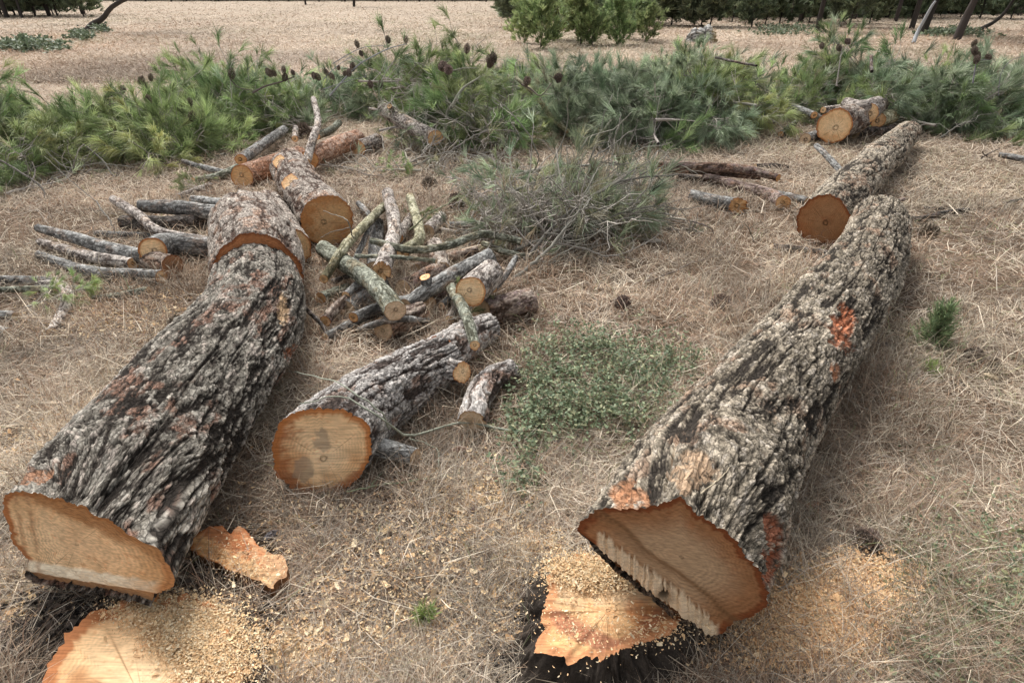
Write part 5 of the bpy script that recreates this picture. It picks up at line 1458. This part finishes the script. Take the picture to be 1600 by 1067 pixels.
# ------------------------------------------------------------------ distant things
def cloud_tree(name, seed, h, trunk_r, crown0, rx, cols, ntuft, nn, ll, nw, lean=(0, 0), shape='tree', trunkcol=(.06,.052,.047)):
    rg = np.random.default_rng(seed); np.random.seed(seed)
    root = empty(name, (0, 0, -80), 'x', 'tree' if shape == 'tree' else 'shrub')
    tw = MB(); nd = MB(); top = np.array([lean[0] * h, lean[1] * h, h])
    pts = np.array([[lean[0] * h * t ** 1.3 + .05 * math.sin(t * 6 + seed), lean[1] * h * t, h * t] for t in np.linspace(0, 1, 9)])
    tw.tube(pts, trunk_r, trunk_r * .25, trunkcol, 8)
    nb = 26 if shape == 'tree' else 18; R = []; D = []
    for i in range(nb):
        t = crown0 + (1 - crown0) * (i / nb); k = min(7, int(t * 8)); p = pts[k] + (pts[k + 1] - pts[k]) * (t * 8 - k)
        a = rg.uniform(0, 2 * math.pi); ln = rx * (math.sin(math.pi * (.25 + .7 * (t - crown0) / (1 - crown0))) * .9 + .15) * rg.uniform(.6, 1.15)
        d = np.array([math.cos(a), math.sin(a), .25 if shape == 'tree' else .9]); e = p + d * ln
        mid = (p + e) / 2 + rg.normal(0, .1 * ln, 3)
        br = catmull([p, mid, e], 6); tw.tube(br, trunk_r * .3, trunk_r * .08, trunkcol, 4)
        for j in range(ntuft):
            q = br[rg.integers(2, 6)] + rg.normal(0, .20 * ln, 3); R.append(q); dd = q - p; dd = dd / (np.linalg.norm(dd) + 1e-6) + np.array([0, 0, .5]); D.append(dd)
    needles(nd, np.array(R), np.array(D), nn, ll * .6, ll, nw, cols, .55, .05, rg)
    tw.build('trunk' if shape == 'tree' else 'stem', M_TWIG, root); nd.build('crown' if shape == 'tree' else 'foliage', M_NEEDLE, root, smooth=False)
    return root
DG = [(.10,.135,.085),(.14,.185,.11),(.19,.235,.145)]
LGc = [(.20,.28,.12),(.25,.33,.15),(.31,.38,.19)]
trees = [cloud_tree('pine_tree', 500 + i, 6.5, .17, .28 + .06 * i, 2.3, DG, 14, 14, .40, .035, lean=((.0, .15, -.08)[i], 0)) for i in range(3)]
shrubs_d = [cloud_tree('dark_shrub', 510 + i, 2.0, .04, .02, 1.1, [(.17,.22,.13),(.22,.27,.16),(.27,.32,.20),(.14,.17,.11)], 26, 14, .34, .04, shape='shrub') for i in range(2)]
shrubs_l = [cloud_tree('young_pine', 520 + i, 1.3, .02, .02, .62, LGc, 26, 16, .20, .02, shape='shrub') for i in range(3)]
_tu = set()
def put(v, x, y, s, rz, label, group=None, yd=None):
    if yd is None: p = P(x, y, 0)
    else: p = np.array([(x - W / 2) / F * (yd * cosP + CAMH * sinP), yd, 0])
    if v.name not in _tu:
        _tu.add(v.name); o = v; o.location = tuple(p); o.rotation_euler = (0, 0, rz); o.scale = (s,) * 3; o['label'] = label
    else:
        o = copy_thing(v, tuple(p), (0, 0, rz), s, label, group or 'x')
    if group: o['group'] = group
    elif 'group' in o: del o['group']
    return o
random.seed(11)
for (x, y, k, s, rz, lb) in [
 (1277, 49, 0, .75, .3, 'slim dark pine standing forward of the wood above the tallest mound of brush'),
 (1250, 36, 1, .9, 1.0, 'pine at the wood edge left of the slim dark pine'),
 (1235, 33, 0, .9, 2.0, 'left one of the two pines behind the slim dark pine'),
 (1398, 34, 0, .8, 2.6, 'pine trunk at the wood edge left of the pale leaning pole'),
 (1425, 45, 2, .85, 0, 'pine with straight dark trunk right behind the pale leaning pole'),
 (1442, 54, 1, 1.0, .2, 'thick dark leaning pine just right of the pale leaning pole'),
 (1496, 63, 1, .95, 0, 'dark pine leaning right, nearest on the right meadow'),
 (1386, 28, 2, .9, .5, 'pine in the wood gap left of the leaning pole'),
 (1335, 30, 0, 1.0, .9, 'thin pine standing in the middle of the right wood edge'),
 (1195, 32, 1, 1.0, .9, 'thick pine trunk above the white stone, at the wood edge'),
 (975, 16, 0, 1.0, .9, 'pine behind the orange brown shrub'),
 (860, 30, 2, 1.0, .9, 'dark pine behind the bright young pines'),
 (78, 26, 0, 1.0, 0, 'dark pine trunk in the far left meadow'),
 (12, 28, 2, 1.0, 0, 'thick pine trunk at the far left edge of the meadow'),
 (35, 28, 1, .6, 1.9, 'crooked pine next to the thick trunk at the far left edge'),
 (554, 11, 1, 1.2, 0, 'far pine on the meadow, the bigger of the two above the cone branch'),
 (478, 8, 0, 1.0, 0, 'far pine on the meadow, the thinner of the two above the cone branch')]:
    put(trees[k], x, y, s, rz, lb)
# leaning S-shaped trunk on the left meadow, and leaning poles on the right one
def leaner(name, label, st, r0, col, crown=None):
    def at(x, y, yd):
        d = ray(x, y); return CAMP + d * (yd / d[1])
    base = P(st[0][0], st[0][1], 0); yd = base[1]
    pts = catmull([base] + [at(x, y, yd + .3) for x, y in st[1:]], 14)
    root = empty(name, base, label, 'tree'); mb = MB(); mb.tube(pts, r0, r0 * .5, col, 8); mb.build('trunk', M_TWIG, root, base)
    if crown:
        nd = MB(); rg = np.random.default_rng(8); n = 260
        C = pts[-1] + rg.normal(0, 1, (n, 3)) * np.array([1.2, 1.0, .5]) + np.array([.4, 0, .9])
        D = (C - pts[-1]); D /= np.linalg.norm(D, axis=1)[:, None]; D[:, 2] += .3
        needles(nd, C, D, 14, .2, .35, .03, DG, .55, .05, rg); nd.build('crown', M_NEEDLE, root, base, smooth=False)
        br = MB()
        for k in range(10):
            br.tube(catmull([pts[-1], pts[-1] + (C[k] - pts[-1]) * .5 + rg.normal(0, .1, 3), C[k]], 5), r0 * .4, r0 * .1, col, 4)
        br.build('limbs', M_TWIG, root, base)
leaner('leaning_pine', 'curved dark pine leaning right on the left meadow', [(134,50),(145,38),(160,30),(172,14),(188,3),(205,-6),(215,-30)], .14, (.055,.048,.043), 1)
leaner('leaning_pole', 'bare silvery dead trunk leaning before the dark pines on the right meadow', [(1427,68),(1434,50),(1444,32),(1455,12),(1462,2)], .075, (.33,.34,.35))
leaner('leaning_pine', 'low leaning dark trunk at the far right of the meadow', [(1530,48),(1540,42),(1553,35),(1570,20),(1590,-10)], .12, (.055,.048,.043), 1)
for i in range(30):
    x = 805 + i * 28 + random.uniform(-10, 10)
    put(random.choice(shrubs_d), x, 0, random.uniform(.9, 1.6), random.uniform(0, 6), 'dark shrub filling the edge of the right wood', 'dark shrubs along the right wood edge', yd=(38 if x < 1380 else 50) + random.uniform(-2, 6))
for (x, y, s) in [(1085, 42, .9), (1050, 40, 1.0), (1020, 36, .9), (1165, 38, .5), (1315, 33, .8), (1360, 34, .5), (1400, 32, .35)]:
    put(random.choice(shrubs_d), x, y, s, random.uniform(0, 6), 'dark shrub standing out before the right wood', 'dark shrubs before the right wood')
for i in range(44):
    x = 790 + i * 20 + random.uniform(-10, 10)
    put(random.choice(trees), x, 0, random.uniform(.9, 1.3), random.uniform(0, 6), 'pine in the depth of the right wood', 'pines in the right wood', yd=random.uniform(48, 75) + (8 if x > 1400 else 0))
for i in range(44):
    x = -40 + i * 20 + random.uniform(-10, 10)
    near = x < 130
    put(random.choice(trees), x, 0, random.uniform(.9, 1.3), random.uniform(0, 6), 'pine in the far wood behind the left meadow', 'pines in the far left wood', yd=random.uniform(60, 80) if near else random.uniform(150, 190))
    if i % 2 or near:
        put(random.choice(shrubs_d), x, 0, random.uniform(1.2, 2.2), random.uniform(0, 6), 'dark shrub at the foot of the far left wood', 'dark shrubs at the far left wood', yd=random.uniform(52, 60) if near else random.uniform(150, 170))
for k, (x, y, s, lb) in enumerate([
 (822, 68, 1.0, 'bright young pine at the left of the green bush row on the right meadow'),
 (845, 76, 1.15, 'bright young pine, lowest and nearest in the green bush row'),
 (872, 62, 1.5, 'tallest bright young pine in the green bush row'),
 (905, 70, 1.2, 'bright young pine in the middle of the green bush row'),
 (925, 72, .8, 'small bright young pine right of the middle of the green bush row'),
 (962, 70, 1.0, 'bright young pine left of the orange brown shrub base'),
 (985, 62, 1.2, 'bright young pine above the gap right of the green bush row'),
 (1008, 66, .8, 'rightmost bright young pine before the white stone')]):
    put(shrubs_l[k % 3], x, y, s, k, lb)
for (x, y, rx, n) in [(40, 70, 45, 0), (130, 58, 16, 0)]: pass
rs = cloud_tree('dead_shrub', 531, 1.3, .03, .04, .5, [(.26,.13,.08),(.20,.11,.07)], 8, 10, .14, .016, shape='shrub')
put(rs, 948, 40, 1.0, 0, 'orange brown dead shrub behind the bright young pines')
# low bushes on the meadow
leafy('low_bush', 'low grey green bush patch on the left meadow near the edge', 'shrub', [(45, 76, 28, 4, 260)], 601, .35, DG + [(.16,.19,.12)], (.08, .16), kind=None)
leafy('low_bush', 'low dark bush at the foot of the curved leaning pine', 'shrub', [(128, 60, 9, 2.5, 120)], 602, .35, DG + [(.16,.19,.12)], (.08, .16), kind=None)
leafy('low_bush', 'small low bush just right of the curved leaning pine', 'shrub', [(157, 50, 7, 1.5, 70)], 603, .4, DG + [(.16,.19,.12)], (.09, .16), kind=None)
leafy('low_bush', 'low bush strip under the pines on the right meadow', 'shrub', [(1490, 55, 28, 2.5, 160)], 604, .35, DG + [(.16,.19,.12)], (.08, .16), kind=None)
leafy('low_bush', 'grey green weeds under the slim dark pine', 'shrub', [(1225, 50, 30, 4, 160)], 605, .3, DG + [(.16,.19,.12)], (.08, .14), kind=None)

def thicket(label, x0, x1, yd0, yd1, h, n, seed):
    rg = np.random.default_rng(seed); nd = MB()
    yd = rg.uniform(yd0, yd1, n); px = rg.uniform(x0, x1, n); X = (px - W / 2) / F * (yd * cosP + CAMH * sinP)
    hh = h * (.6 + .8 * fbm(X * .4, yd * .2, 0, seed, 3)); z = rg.uniform(0, 1, n) * hh
    R = np.stack([X, yd, z], -1); D = rg.normal(0, .5, (n, 3)) + np.array([0, -.4, .6]); D /= np.linalg.norm(D, axis=1)[:, None]
    sc_ = float(yd0) / 50
    needles(nd, R, D, 7, .35 * sc_, .8 * sc_, .09 * sc_, [(.14,.19,.12),(.22,.27,.165),(.28,.33,.21),(.12,.15,.11)], .5, .05, rg)
    o = nd.build('thicket', M_NEEDLE, None, None, smooth=False); tag(o, label, 'woodland', kind='stuff')
thicket('dark undergrowth of the wood behind the right meadow', 780, 1420, 52, 66, 4.0, 14000, 701)
thicket('dark undergrowth of the wood beyond the far right meadow', 1380, 1700, 60, 72, 4.0, 9000, 702)
thicket('dark far wood behind the left meadow', -120, 820, 175, 200, 9.0, 12000, 703)
thicket('dark undergrowth at the far left corner of the meadow', -120, 90, 74, 88, 5.0, 4000, 704)

# the white stone heap
def stone():
    p = P(1096, 66, 0); rg = np.random.default_rng(4); d = float(depth_of(p)); rx = 20 * d / F; hz = 20 * d / F; rx *= 1.1
    u = np.linspace(0, math.pi / 2, 26)[:, None]; a = np.linspace(0, 2 * math.pi, 70, endpoint=False)[None]
    x = np.cos(u) * np.cos(a); y = np.cos(u) * np.sin(a); z = np.sin(u) + 0 * a
    f1, f2, idd = voro(x * 2.2 + 20, (z * 1.5 + y * 1.2) * 2, 99, 7)
    s = 1 + (fbm(x * 2, y * 2, z * 2, 4, 4) - .5) * .7 - sstep(.2, 0, f2 - f1) * .2 + (idd - .5) * .3
    V = np.stack([p[0] + x * s * rx, p[1] + y * s * rx * .8, np.maximum(-.02, z * s * hz)], -1)
    c = mixc(np.array((.12,.12,.12)), np.array((.62,.61,.58)), sstep(.02, .3, f2 - f1) * (.5 + .5 * idd))
    c = mixc(c, np.array((.40,.30,.13)), sstep(.3, .8, x) * .7)
    n = 70; i = np.arange(25)[:, None] * n + np.arange(n)[None]; j = np.arange(25)[:, None] * n + (np.arange(n)[None] + 1) % n
    o = new_mesh_obj('boulder', V.reshape(-1, 3), [np.stack([i, j, j + n, i + n], -1).reshape(-1, 4)], M_STONE, None, {'col': c.reshape(-1, 3)}, p, smooth=False)
    tag(o, 'white and dark craggy boulder on the meadow behind the middle brush', 'rock')
stone()
for vs in (trees, shrubs_d, shrubs_l):
    for v in vs:
        if v.name not in _tu:
            for ch in list(v.children): bpy.data.objects.remove(ch)
            bpy.data.objects.remove(v)
